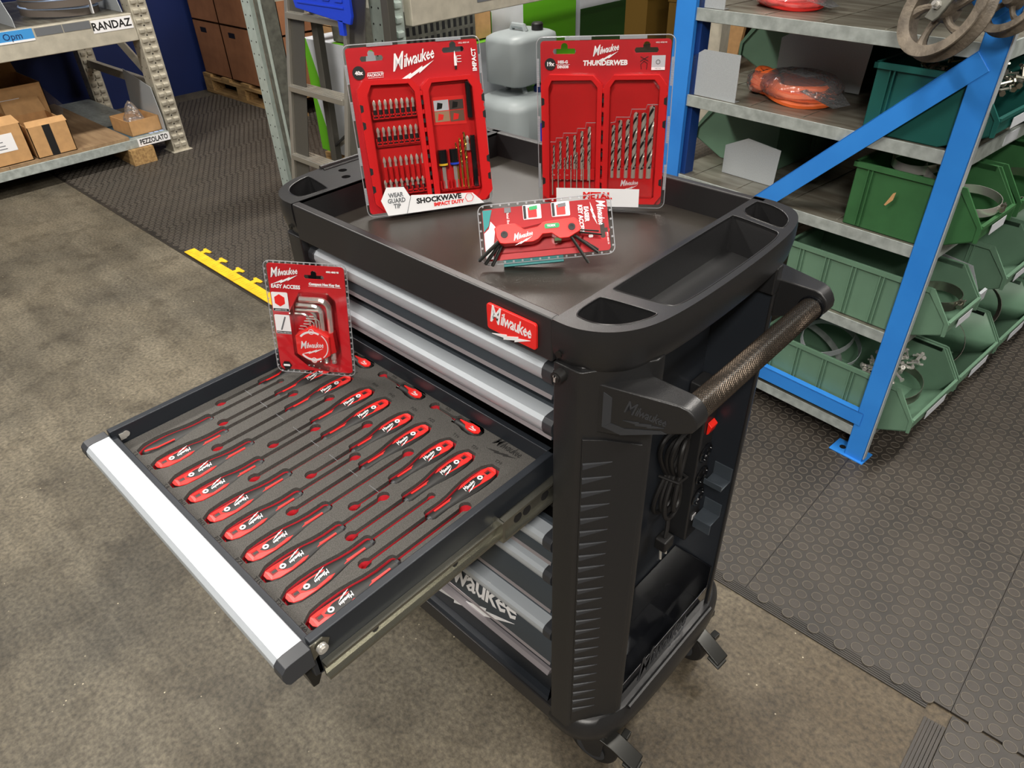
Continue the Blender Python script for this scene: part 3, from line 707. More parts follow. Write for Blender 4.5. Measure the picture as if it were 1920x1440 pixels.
def drill(par, x, z, L, r, y=-.0135, m='bitm', rz=0, frac=.72):
    T = TR(x / 1000, y, z / 1000, ry=rz); l = L / 1000; r /= 1000
    b = B(T); s0 = l * (1 - frac); b.tube([(0, 0, 0), (0, 0, s0)], r, 10)
    n = max(14, int(L / 1.6)); rings = []
    for k in range(n + 1):
        t = s0 + (l - s0) * k / n; a0 = (t - s0) / (r * 5.2) * pi; f = 1 if k < n else .1
        rings.append([((1 if q % 2 == 0 else 1) * r * f * (1.0 if abs(cos(a)) > .5 else .55) * cos(a + a0), r * f * (1.0 if abs(cos(a)) > .5 else .55) * sin(a + a0), t) for q, a in enumerate([2 * pi * j / 12 for j in range(12)])])
    nf = len(b.f); b.loft(rings)
    for q in range(nf, len(b.f)):
        if len(b.f[q]) == 4 and (q - nf) % 12 in (2, 3, 8, 9): b.mi[q] = 1
    return b.build('drill_bit', [m, 'darkmetal'], par, smooth=True, ang=40)

# package 1: forty piece bit set
p1 = thing('packaged_bit_set', 'tall red blister pack with driver bits and a white SHOCKWAVE label on the tray', 'blister pack',
           matrix=pose((-.4709, .0935, .9571), (.4978, .8672, -.0104), (-.8528, .4873, -.1877), (-.1577, .1023, .9822)))
Sl = [euro(41, 227), euro(163, 230)]
shell(p1, .205, .247, Sl); c_ = card(p1, .205, .247, .0045, 'redcard', Sl)
for x in (36, 138): crimp(p1, x, 242.5, x + 38, 246.2)
for z in (20, 80, 145, 195): crimp(p1, .6, z, 4.2, z + 26); crimp(p1, 200.8, z, 204.4, z + 26)
crimp(p1, 60, .8, 100, 4); crimp(p1, 130, .8, 165, 4)
logo(p1, 'white', .064, TR(.102, -.0052, .222) @ FR, skew=.20, ext=.0002)
B(TR(.0195, -.0052, .209) @ FR).lathe([(.0001, .0004), (.0092, .0004), (.0092, 0)], 24, caps=False).build('count_disc', 'blackp', p1)
front(p1, '40x', 19.5, 208.7, 7.2, 'white', -.0058, bold=.0003)
front(p1, 'PACKOUT', 43.5, 204.5, 5.2, 'white', -.0052, bold=.0002); flat('rule', [(32, 207.5), (55, 207.5), (55, 208.3), (32, 208.3)], -.0052, 'white', p1); flat('rule', [(32, 200.8), (55, 200.8), (55, 201.3), (32, 201.3)], -.0052, 'white', p1)
front(p1, 'IMPACT', 194, 214, 9, 'white', -.0052, rz=pi / 2, bold=.0003); front(p1, '4932 4929 64', 180, 238, 3, 'white', -.0052)
b = B(); b.tube([(.1645, -.0056, .203), (.1645, -.0056, .208)], .0016, 6, 1); b.tube([(.1645, -.0056, .208), (.1645, -.0056, .219), (.1645, -.0056, .228)], [.0022, .0018, .0003], 6, 0)
for z in (.2125, .2165, .2205): b.box((.167, -.0056, z), (.174, -.0052, z + .0008), 0)
b.box((.167, -.0056, .2125), (.1676, -.0052, .2213), 0); b.build('bit_symbol', ['white', 'blackp'], p1)
LH = [(12, 186), (24, 199), (92, 196), (104, 184), (104, 8), (28, 8), (14, 22)]; LI = [(27, 180), (33, 192), (88, 190), (96, 178), (97, 14), (33, 14), (27, 26)]
RH = [(108, 184), (120, 194), (186, 194), (199, 180), (203, 22), (190, 8), (108, 8)]; RI = [(117, 178), (123, 188), (178, 188), (184, 178), (186, 26), (180, 14), (117, 14)]
case_half(p1, LH, LI); case_half(p1, RH, RI)
dome(p1, [(26, 180), (32, 190), (88, 188), (96, 177), (97, 20), (26, 20)], -.017, -.0215); dome(p1, [(117, 178), (123, 187), (178, 187), (185, 178), (186, 30), (117, 30)], -.017, -.0215)
for k in range(13): B().box((.1043, -.0155, (16 + k * 13) / 1000), (.1077, -.009, (22 + k * 13) / 1000)).build('hinge_knuckle', 'black' if k % 2 else 'redclear', p1)
def latches(par, xs, P):
    for x0, sg in xs:
        for z in P:
            b = B(); b.prism(xz([(x0, z), (x0 + sg * 6, z + 2), (x0 + sg * 6, z + 4), (x0, z + 3)]), -.014, -.006, 'y'); b.prism(xz([(x0, z + 16), (x0 + sg * 6, z + 14), (x0 + sg * 6, z + 17), (x0, z + 20)]), -.014, -.006, 'y'); b.build('case_rib', 'redclear', par)
            B().prism(xz([(x0 - sg * .5, z + 3), (x0 + sg * 4, z + 5), (x0 + sg * 4, z + 13), (x0 - sg * .5, z + 15)]), -.0172, -.0165, 'y').build('rib_gap', 'blackp', par)
latches(p1, [(13.5, 1), (201.5, -1)], (35, 62, 128, 152))
for zz, cnt, L, z0, body in ((0, 8, 25, 146, 'black'), (1, 8, 25, 108, 'black'), (2, 8, 38, 60, 'redclear'), (3, 8, 22, 34, 'black')):
    x0, x1 = (34, 92) if zz < 2 else (37, 96)
    for k in range(cnt):
        bt_ = bit(p1, x0 + (x1 - x0) * k / (cnt - 1) - (3 if zz == 3 else 0), z0 + (0 if zz != 2 else -8), L, body=body, r=.0028, tl=.55 if zz != 2 else .4, tipm='bitm')
    if zz != 2:
        hb = B().box(((x0 - 5) / 1000, -.0150, (z0 + 2) / 1000), ((x1 + 4) / 1000, -.0138, (z0 + 4.4) / 1000)).box(((x0 - 5) / 1000, -.0150, (z0 - 2) / 1000), ((x1 + 4) / 1000, -.0105, (z0 - .2) / 1000))
        for k in range(cnt + 1): x = x0 + (x1 - x0) * (k - .5) / (cnt - 1); hb.box(((x - .9) / 1000, -.0150, (z0 - 2) / 1000), ((x + .9) / 1000, -.0095, (z0 + 9) / 1000))
        hb.build('bit_rack', 'redclear', p1)
B().box((.030, -.0125, .104), (.098, -.006, .106)).build('case_shelf', 'redclear', p1)
# right half: picture sticker, sockets, gold drills, long holders
st = flat('sticker', [(121, 127), (173, 125), (173, 166), (121, 167)], -.0065, 'red', p1)
ims = [((124, 147), (147, 162), M['boxw']), ((148, 147), (170, 161), mat('picture_dark', (70, 54, 48), .6)), ((124, 131), (147, 146), mat('picture_tan', (160, 130, 100), .6)), ((148, 130), (170, 146), mat('picture_brown', (110, 80, 60), .6))]
for (a, c2, m_) in ims:
    q = flat('sticker_picture', [a, (c2[0], a[1]), c2, (a[0], c2[1])], -.0068, 'white', st); q.data.materials[0] = m_
    flat('picture_detail', [(a[0] + 4, a[1] + 2), (a[0] + 12, a[1] + 3), (a[0] + 14, a[1] + 10), (a[0] + 6, a[1] + 12)], -.0070, 'red' if a[1] < 140 else 'darkmetal', q)
for x, bc in ((128, 'yellow'), (146, 'bluep')):
    T = TR(x / 1000, -.0125, .066); s_ = B(T).tube([(0, 0, 0), (0, 0, .025)], [.0068, .0068], 14).build('nut_driver', 'gloss', p1, smooth=True)
    B(T).tube([(0, 0, .0015), (0, 0, .0045)], .0071, 14).build('colour_ring', bc, s_); B(T).tube([(0, 0, 0), (0, 0, -.034)], .0032, 6).build('hex_shank', 'chrome', s_)
for x, L, r in ((153.5, 72, 1.2), (160, 78, 1.5), (168, 86, 1.9)): drill(p1, x - 3, 28, L, r, m='gold', frac=.55)
for z, L in ((134, 52), (30, 78)): B().tube([(.178, -.013, z / 1000), (.178, -.013, (z + L) / 1000)], .0042, 12).build('bit_holder', 'gloss', p1, smooth=True)
bit(p1, 170, 86, 22, body='chrome')
hb = B(); hb.box((.120, -.0150, .028), (.183, -.0135, .031))
for k in range(12): hb.box(((120 + k * 5.6) / 1000, -.015, .028), ((122 + k * 5.6) / 1000, -.0105, .044))
hb.build('bit_rack', 'redclear', p1)
lb_ = flat('paper_label', [(22, 27), (33, 46), (60, 44), (68, 28), (70, 30), (168, 22), (186, 4), (60, 3), (30, 3)], -.0225, 'white', p1)
flat('label_edge', [(59.5, 3), (60.2, 3), (69, 28), (68.3, 28)], -.0230, 'greyp', lb_)
for s, z in (('WEAR', 35), ('GUARD', 26.5), ('TIP', 18)): front(lb_, s, 46, z - 2, 9.5, 'greyp', -.0230, sx=.85, bold=.0003)
front(lb_, 'SHOCKWAVE', 113, 19.5, 11, 'blackp', -.0230, sx=1.06, bold=.0005, shear=.0); front(lb_, 'IMPACT DUTY', 128, 11, 7.5, 'red', -.0230, bold=.0004)
hx = [(162 + 7 * cos(RD(60 * k)), 15.5 + 7 * sin(RD(60 * k))) for k in range(6)]
B().tube([(x / 1000, -.0232, z / 1000) for x, z in hx], .0005, 4, closed=True).build('hexagon_mark', 'red', lb_)

# package 2: nineteen piece drill set
p2 = thing('packaged_drill_set', 'tall red blister pack of twist drills with a white METAL label on the tray', 'blister pack',
           matrix=pose((-.2973, .3085, .955), (.8494, .527, .0274), (-.5237, .8482, -.0794), (-.0651, .0531, .9965)))
Sl = [euro(41, 227), euro(158, 227)]
shell(p2, .198, .247, Sl); card(p2, .198, .247, .006, 'redcard', Sl)
for x in (42, 120): crimp(p2, x, 241.8, x + 38, 246)
for z in (30, 100, 180): crimp(p2, .6, z, 4.2, z + 38); crimp(p2, 193.6, z, 197.2, z + 38)
logo(p2, 'white', .037, TR(.101, -.0052, .2285) @ FR, skew=.2, ext=.0002)
front(p2, 'THUNDERWEB', 100, 211, 9.2, 'white', -.0052, sx=1.02, bold=.0004, shear=.1)
B(TR(.0205, -.0052, .2105) @ FR).lathe([(.0001, .0004), (.0082, .0004), (.0082, 0)], 24, caps=False).build('count_disc', 'blackp', p2)
front(p2, '19x', 20.5, 210.5, 7.5, 'white', -.0058, bold=.0003); front(p2, 'HSS-G', 39, 213, 5.4, 'white', -.0052, bold=.00025); front(p2, 'DIN338', 39, 206.5, 5, 'white', -.0052, bold=.00025)
flat('rule', [(29, 209.6), (49, 209.6), (49, 210), (29, 210)], -.0052, 'white', p2); front(p2, '4932 4938 90', 178, 236.5, 2.8, 'white', -.0052)
ic = flat('metal_icon', [(166, 201), (185, 201), (185, 220), (166, 220)], -.0052, 'boxw', p2); flat('icon_strip', [(166, 201), (185, 201), (185, 204.5), (166, 204.5)], -.0055, 'white', ic); front(ic, 'METAL', 175.5, 202.8, 3, 'blackp', -.0057)
B(TR(.175, -.0056, .2115) @ FR).lathe([(.0032, 0), (.0032, .0003), (.0022, .0003), (.0022, 0)], 16, caps=False).build('icon_ring', 'greyp', ic)
B().tube([(.152, -.0054, .202), (.151, -.0054, .209), (.155, -.0054, .213), (.160, -.0054, .210), (.159, -.0054, .202)], .0004, 4).tube([(.150, -.0054, .219), (.161, -.0054, .213)], .0004, 4).tube([(.161, -.0054, .219), (.150, -.0054, .213)], .0004, 4).build('tip_symbol', 'blackp', p2)
LH = [(8, 184), (20, 198), (84, 196), (98, 182), (98, 10), (22, 10), (9, 22)]; LI = [(19, 180), (24, 190), (82, 190), (91, 180), (91, 22), (86, 17), (19, 17)]
RH = [(101, 182), (114, 196), (178, 196), (190, 182), (192, 24), (182, 10), (101, 10)]; RI = [(109, 180), (116, 190), (172, 190), (180, 180), (181, 22), (175, 17), (109, 17)]
case_half(p2, LH, LI); case_half(p2, RH, RI)
dome(p2, [(19, 180), (24, 189), (82, 189), (91, 180), (91, 20), (19, 20)], -.017, -.0215); dome(p2, [(109, 180), (116, 189), (172, 189), (180, 180), (181, 20), (109, 20)], -.017, -.0215)
for k in range(13): B().box((.0982, -.0155, (16 + k * 13) / 1000), (.1012, -.009, (22 + k * 13) / 1000)).build('hinge_knuckle', 'black' if k % 2 else 'redclear', p2)
latches(p2, [(9, 1), (191, -1)], (35, 120, 152))
B().prism(xz([(112, 17), (178, 17), (178, 64), (112, 64)]), -.015, -.010, 'y').build('drill_block', 'redclear', p2); logo(p2, 'white', .027, TR(.143, -.0154, .042) @ FR, skew=.1, ext=.0002)
B().prism(xz([(21, 46), (90, 46), (90, 62), (21, 62)]), -.015, -.011, 'y').build('drill_block', 'redclear', p2)
for k, (x, zt, r) in enumerate([(116, 128, 2.7), (126, 135, 2.9), (137, 136, 3.1), (148, 146, 3.5), (160, 145, 3.7), (171, 155, 4.0)]): drill(p2, x, 50, zt - 50, r, frac=.86, y=-.014); front(p2, ['7.5', '8', '8.5', '9', '9.5', '10'][k], x, 58, 2.6, 'white', -.0155)
for k, (x, zt, r) in enumerate([(26, 98, 1.5), (36, 104, 1.7), (47, 111, 1.9), (58, 113, 2.1), (69, 119, 2.3), (80, 125, 2.5)]): drill(p2, x, 45, zt - 45, r, frac=.62, y=-.013); front(p2, ['4.5', '5', '5.5', '6', '6.5', '7'][k], x, 53, 2.6, 'white', -.0155)
for x, zt in ((53, 84), (62, 88), (72, 95), (82, 102), (43, 80), (33, 74), (24, 70)): drill(p2, x, 22, zt - 22, 1.0, frac=.4, y=-.0165)
def zig(P): return B().tube([(x / 1000, -.0205, z / 1000) for x, z in P], .0006, 5).build('blister_step', 'crimp', p2, smooth=True)
zig([(22, 104), (30, 104), (31, 110), (41, 110), (42, 117), (62, 117), (63, 124), (75, 124), (76, 132), (90, 132)]); zig([(112, 132), (119, 133), (120, 140), (140, 140), (142, 151), (162, 151), (164, 157), (179, 157)])
lb_ = flat('paper_label', [(31, 7), (159, 7), (159, 35), (31, 35)], -.0225, 'white', p2); front(lb_, 'METAL', 95, 23.5, 14, 'red', -.0230, bold=.0007, sx=1.05)

# package 3: hex key set
p3 = thing('packaged_hex_key_set', 'small red blister pack of silver hex keys standing on the drawer foam', 'blister pack',
           matrix=pose((-.4879, -.1074, .7721 - .011), (.7845, .6176, -.0561), (-.6197, .7771, -.1104), (-.0245, .1214, .9923)))
Sl = [euro(75, 164, .9)]
shell(p3, .126, .187, Sl); card(p3, .126, .187, .005, 'redcard', Sl)
for k in range(13): 
    for z in (2.6, 184.4): B(TR((8 + k * 9.1) / 1000, -.0048, z / 1000) @ FR).lathe([(.0014, 0), (.0014, .0008), (.0002, .0008)], 8, caps=False).build('rivet_dimple', 'crimp', p3)
for k in range(18):
    for x in (2.4, 123.6): B(TR(x / 1000, -.0048, (12 + k * 9.5) / 1000) @ FR).lathe([(.0014, 0), (.0014, .0008), (.0002, .0008)], 8, caps=False).build('rivet_dimple', 'crimp', p3)
logo(p3, 'white', .042, TR(.031, -.0052, .1695) @ FR, skew=.16, ext=.0002); front(p3, 'EASY ACCESS', 30.5, 146.5, 8.2, 'white', -.0052, sx=.9, bold=.0003, shear=.1)
front(p3, 'Compact Hex Key Set', 90, 153.5, 5, 'white', -.0052, sx=1.02, bold=.0003); flat('rule', [(66, 150), (115, 150), (115, 150.4), (66, 150.4)], -.0052, 'white', p3); front(p3, '4932 4803 98', 104, 174, 3.4, 'white', -.0052, bold=.0002)
for zb, zt, kind in ((106, 137, 0), (68, 100, 1)):
    ins = B().prism([(x / 1000, z / 1000) for x, z in rrect(7, zb, 32, zt, 2)], -.0055, -.0050, 'y').build('inset_picture', 'white', p3)
    B().prism([(x / 1000, z / 1000) for x, z in rrect(7.6, zb + .6, 31.4, zb + 4.6, .5)], -.0058, -.0055, 'y').build('caption_bar', 'blackp', ins); front(ins, ['LOCKING SYSTEM', 'OPTIMAL DEEP REACH'][kind], 19.5, zb + 2.6, 2.3, 'white', -.0060)
    if kind == 0: B().prism(xz([(19 + 9 * cos(RD(60 * k + 30)), zb + 18 + 10 * sin(RD(60 * k + 30))) for k in range(6)]), -.0058, -.0055, 'y').build('picture_detail', 'red', ins)
    else: B().tube([(.016, -.0058, (zb + 7) / 1000), (.024, -.0058, (zt - 3) / 1000)], .0012, 6).build('picture_detail', 'greyp', ins)
def hexkey(par, x0, z0, x1, zb, r, y, ball=True):
    """short arm to the left at z0, bend, long arm down at x1"""
    R = 9 + r * 1.2; P = [(x0, z0)] + [(x1 - R + R * sin(t), z0 - R + R * cos(t)) for t in [pi / 2 * k / 6 for k in range(7)]] + [(x1, zb)]
    b = B().tube([(x / 1000, y, z / 1000) for x, z in P], r / 1000, 6)
    if ball: b.tube([(x1 / 1000, y, (zb + .5) / 1000), (x1 / 1000, y, (zb - 1) / 1000), (x1 / 1000, y, (zb - 3) / 1000), (x1 / 1000, y, (zb - 6) / 1000), (x1 / 1000, y, (zb - 8) / 1000)], [r / 1000, r * .6 / 1000, r * .95 / 1000, r * .95 / 1000, r * .4 / 1000], 8)
    return b.build('hex_key', 'chrome', par)
for a in ((53, 132, 97, 34, 4.2, -.014), (47, 122, 84, 33, 3.4, -.013), (44, 113, 74, 33, 2.2, -.011), (42, 106.5, 64, 33, 1.8, -.0105)): hexkey(p3, *a)
for x0, z, x1, r in ((64, 116, 84, 2.2), (66, 106, 76, 1.3), (58, 98, 72, 1.2), (56, 93, 68, .9), (50, 89, 62, .8), (48, 84, 58, .7), (61, 102, 80, 1.0)): B().tube([(x0 / 1000, -.0165, z / 1000), ((x1 - 3) / 1000, -.0165, z / 1000), (x1 / 1000, -.0165, (z - 3) / 1000), (x1 / 1000, -.0165, (z - 18) / 1000)], r / 1000, 6).build('hex_key', 'chrome', p3)
hc = (70, 61); H6 = [(hc[0] + 30 * cos(RD(60 * k + 30)), hc[1] + 31 * sin(RD(60 * k + 30))) for k in range(6)]
hd = B().prism(xz(H6), -.026, -.010, 'y').build('key_holder', 'red', p3, bevel=.0015)
B().prism(xz([(88, 78), (101, 82), (104, 50), (92, 44)]), -.020, -.008, 'y').build('holder_side', 'redclear', p3)
logo(hd, 'white', .036, TR(.069, -.0264, .062) @ FR, skew=.1, ext=.0002)
for a0, a1 in ((60, 140), (-140, -60), (-50, 50)):
    n = 12; P = [(hc[0] + 24 * cos(RD(a0 + (a1 - a0) * k / n)), hc[1] + 25 * sin(RD(a0 + (a1 - a0) * k / n))) for k in range(n + 1)] + [(hc[0] + (21 if abs(a0) > 55 else 22.6) * cos(RD(a1 - (a1 - a0) * k / n)), hc[1] + (22 if abs(a0) > 55 else 23.6) * sin(RD(a1 - (a1 - a0) * k / n))) for k in range(n + 1)]
    B().prism(xz(P), -.0266, -.0261, 'y').build('ring_mark', 'white', hd)
for z in (85, 37): B(TR(.070, -.0262, z / 1000) @ FR).lathe([(.0044, 0), (.0044, .0006), (.0034, .0006), (.0034, 0)], 16, caps=False).build('lock_mark', 'white', hd); B().box((.068, -.0268, (z - 2) / 1000), (.072, -.0262, (z + 1) / 1000)).build('lock_mark', 'white', hd)
dome(p3, [(38, 118), (50, 140), (92, 141), (104, 128), (106, 38), (98, 14), (60, 22), (38, 42)], -.0052, -.0285, 6)
B(TR(.0165, -.0056, .013) @ FR).lathe([(.0001, .0003), (.0075, .0003), (.0075, 0)], 6, caps=False).build('corner_hexagon', 'blackp', p3); flat('corner_text', [(11.5, 11.5), (21.5, 11.5), (21.5, 14.8), (11.5, 14.8)], -.0061, 'white', p3)

# package 4: folding key set, leaning back
p4 = thing('packaged_folding_key_set', 'red folding key set with dark keys fanned out, leaning on the tray', 'blister pack',
           matrix=pose((-.2082, .088, .9580), (.7126, .6985, .066), (-.518, .5872, -.622), (-.4732, .409, .7802)))
def slot4():  # hanging slot turned a quarter
    return [(.168 + (z - 227) / 1000, .034 + (x - 41) / 1000 * .72) for x, z in [(a * 1000, c * 1000) for a, c in euro(41, 227, .9)]][::-1]
shell(p4, .183, .084, [slot4()]); card(p4, .183, .084, .006, 'redcard', [slot4()])
for k in range(15):
    for z in (2.8, 81.2): B(TR((8 + k * 12) / 1000, -.0048, z / 1000) @ FR).lathe([(.0015, 0), (.0015, .0008), (.0002, .0008)], 8, caps=False).build('rivet_dimple', 'crimp', p4)
for k in range(6):
    for x in (2.8, 180.2): B(TR(x / 1000, -.0048, (12 + k * 12) / 1000) @ FR).lathe([(.0015, 0), (.0015, .0008), (.0002, .0008)], 8, caps=False).build('rivet_dimple', 'crimp', p4)
logo(p4, 'white', .034, TR(.167, -.0053, .058) @ FR @ Matrix.Rotation(-pi / 2, 4, 'Z'), skew=0, ext=.0002)
front(p4, 'EASIER', 148, 58, 8.2, 'white', -.0053, rz=-pi / 2, sx=.85, bold=.0003, shear=.1); front(p4, 'KEY ACCESS', 140, 52, 8.2, 'white', -.0053, rz=-pi / 2, sx=.85, bold=.0003, shear=.1); front(p4, '8', 151, 27, 8, 'white', -.0053, rz=-pi / 2, bold=.0003); front(p4, '4932 4800 79', 174, 22, 3, 'white', -.0053, rz=-pi / 2)
front(p4, 'Metal Bod', 41, 62, 5, 'white', -.0053, rz=-pi / 2); flat('tile_icon', [(37, 70), (46, 70), (46, 77), (37, 77)], -.0053, 'greyp', p4)
flat('pale_print', [(7, 8), (17, 8), (19, 30), (23, 52), (17, 60), (14, 50), (7, 44)], -.0050, 'white', p4); flat('teal_print', [(7, 46), (14, 54), (17, 66), (20, 76), (7, 76)], -.0050, 'teal', p4)
for x, m_ in ((62, 'redclear'), (101, 'red')):
    ins = B().prism([(a / 1000, c / 1000) for a, c in rrect(x, 58, x + 25, 78, 1.5)], -.0056, -.0050, 'y').build('inset_picture', 'white', p4)
    flat('caption_bar', [(x + .8, 59), (x + 4.5, 59), (x + 4.5, 77), (x + .8, 77)], -.0058, 'blackp', ins); flat('picture_detail', [(x + 7, 60), (x + 19, 60), (x + 19, 72), (x + 7, 74)], -.0058, m_, ins); flat('picture_detail', [(x + 9, 70), (x + 20, 71), (x + 20, 76), (x + 9, 75)], -.0061, 'torx' if m_ == 'redclear' else 'greyp', ins)
Y4 = -.022
bodyP = [(22, 44), (24, 31), (28, 23), (34, 21.5), (72, 21), (80, 24), (86, 30), (98, 30), (108, 22), (120, 22), (136, 30), (137, 36), (133, 46), (129, 48.5), (88, 46.5), (80, 40.5), (62, 38.5), (58, 42.5), (50, 48), (28, 48)]
kb = B().prism(xz(bodyP), Y4 - .008, Y4 + .010, 'y').build('key_body', 'red', p4, bevel=.0014)
for x, z in ((35, 34), (125, 36)):
    T = TR(x / 1000, Y4 - .008, z / 1000) @ FR
    B(T).lathe([(.0062, -.0005), (.0062, .0006), (.0048, .0006), (.0048, -.0004), (.0001, -.0004)], 20, caps=False).build('pivot_ring', 'redclear', kb, smooth=True); B(T).lathe([(.0048, -.0004), (.0045, .0012), (.0024, .0012), (.0024, .0002), (.0001, .0002)], 20, caps=False).build('pivot_screw', 'black', kb, smooth=True)
logo(kb, 'white', .026, TR(.060, Y4 - .0083, .0305) @ FR, skew=.2, ext=.0002)
B().prism([(x / 1000, z / 1000) for x, z in rrect(89, 36.5, 109, 43, 2.8)], Y4 - .0088, Y4 - .0078, 'y').build('green_badge', 'torx', kb); front(kb, 'TORX', 98, 39.7, 4, 'white', Y4 - .0091, bold=.0002)
B().box((.101, Y4 - .0065, .0195), (.110, Y4 + .006, .0235)).build('key_button', 'greend', kb)
def key4(x0, z0, x1, z1, r, y=Y4 + .001):
    return B().tube([(x0 / 1000, y, z0 / 1000), (x1 / 1000, y, z1 / 1000)], r / 1000, 8).tube([(x1 / 1000, y, z1 / 1000), ((x1 * 1.02 - x0 * .02) / 1000, y, (z1 * 1.02 - z0 * .02) / 1000)], r * .8 / 1000, 6).build('folding_key', 'darkmetal', p4, smooth=True)
key4(34, 32, -2, 3, 2.7, Y4 - .004); key4(34, 32, 6, -1, 2.5, Y4 + .001); key4(35, 32, 15, -3, 2.4, Y4 + .006); key4(36, 24, 50, 25, 1.5)
key4(126, 34, 160, 28, 1.1, Y4 - .003); key4(126, 32, 164, 24, 1.3, Y4 + .001); key4(124, 30, 158, 5, 1.4, Y4 + .003); key4(123, 30, 157, 0, 2.0, Y4 - .002); key4(121, 28, 143, -13, 2.0, Y4 - .004)
dome(p4, [(24, 24), (26, 14), (136, 14), (142, 28), (136, 42), (128, 50), (86, 50), (60, 46), (50, 50), (28, 50)], -.0052, -.0125, 5)
prop = thing('folded_backing_card', 'teal and white card folded behind the leaning key pack as its prop', 'card', matrix=pose((-.2082, .088, .9580), (.7126, .6985, .066), (-.518, .5872, -.622), (-.4732, .409, .7802)))
B().box((.030, -.0015, -.0030), (.112, .004, .0005)).box((.030, -.001, -.001), (.112, .0005, .075)).build('card_fold', 'teal', prop)

# ---------------------------------------------------------------- blue shelving with storage bins (local: x = -u, y = v)
RO, RZ = (.105, 1.222, 0), -RD(6)
rk = thing('bin_shelving', 'shelving rack with blue painted end frame and galvanised shelves full of storage bins', 'shelving', RO, RZ)
RKM = TR(RO[0], RO[1], 0, RZ)
def post(x0, x1, y0, first=False):
    b = B(); b.box((x0, y0, .0065), (x1, y0 + .003, 2.2)); b.box((x1 - .003 if x1 > -.3 else x0, y0, .004), (x1 if x1 > -.3 else x0 + .003, y0 + .013, 2.2)); b.box((x0 if x1 > -.3 else x1 - .003, y0, .004), (x0 + .003 if x1 > -.3 else x1, y0 + .012, 2.2))
    p = b.build('blue_post', 'blue', rk, bevel=.0012)
    return p
post(-.046, .006, -.004); post(-.80, -.735, -.004)
b = B().box((.0062, -.003, .02), (.009, .012, 2.2)); b.build('post_edge_strip', 'galvl', rk)
B().box((-.745, .012, .02), (-.722, .05, 2.2)).build('inner_post_face', 'racks', rk).data.materials[0] = mat('dark_blue_side', (24, 62, 130), .45)  # inner face coloured a darker blue than the post front
fp = B(); fp.box((-.088, -.012, .0065), (.012, .05, .0105)).build('foot_plate', 'blue', rk, bevel=.001); B().tube([(-.062, .018, .0108), (-.062, .018, .0112)], .009, 14).build('plate_hole', 'blackp', rk)
def strut(x0, z0, x1, z1, wd, y=-.0065):
    d = Vector((x1 - x0, 0, z1 - z0)).normalized(); n = Vector((-d.z, 0, d.x)) * wd / 2
    P = [(x0 + n.x, z0 + n.z), (x1 + n.x, z1 + n.z), (x1 - n.x, z1 - n.z), (x0 - n.x, z0 - n.z)]
    b = B().prism(P, y, y + .003, 'y'); n2 = n.normalized() * .003
    b.prism([(x0 + n.x, z0 + n.z), (x1 + n.x, z1 + n.z), (x1 + n.x - n2.x, z1 + n.z - n2.z), (x0 + n.x - n2.x, z0 + n.z - n2.z)], y, y + .022, 'y')
    return b.build('brace', 'blue', rk, bevel=.0008)
strut(-.735, .375, -.03, 1.062, .046); strut(-.74, .143, -.03, .143, .042); strut(-.03, 1.14, -.74, 1.8, .046)
SH = [.106, .415, .655, .878, 1.092, 1.5]
for k, z in enumerate(SH):
    b = B(); b.box((-.775, .002, z - .030), (-.008, .005, z)); b.box((-.775, .005, z - .0035), (-.008, 2.6, z - .0005)); b.box((-.775, .005, z - .034), (-.772, 2.6, z)); b.box((-.011, .005, z - .034), (-.008, 2.6, z))
    for x in (-.70, -.55, -.40, -.25, -.10): b.box((x, .02, z - .0005), (x + .004, 2.6, z + .0008))
    s_ = b.build('shelf', 'worn', rk, bevel=.0008); 
    B().box((-.775, -.0005, z - .029), (-.0085, .0018, z + .0008)).build('shelf_edge', 'galv', s_, bevel=.0006)
    fr = B().box((-.008, .004, z - .034), (-.004, 2.6, z + .001)); fr.build('shelf_front_edge', 'galv', s_)
    for j in range(3):
        ht = B().box((-.004, .22 + j * .42, z - .030), (-.0025, .30 + j * .42, z - .004)); ht.build('shelf_ticket', 'boxw', s_)
post2 = B().box((-.05, 2.6, .0065), (.006, 2.65, 2.2)).build('blue_post', 'blue', rk)
B().box((-.8, 2.6, .0065), (-.74, 2.65, 2.2)).build('blue_post', 'blue', rk)

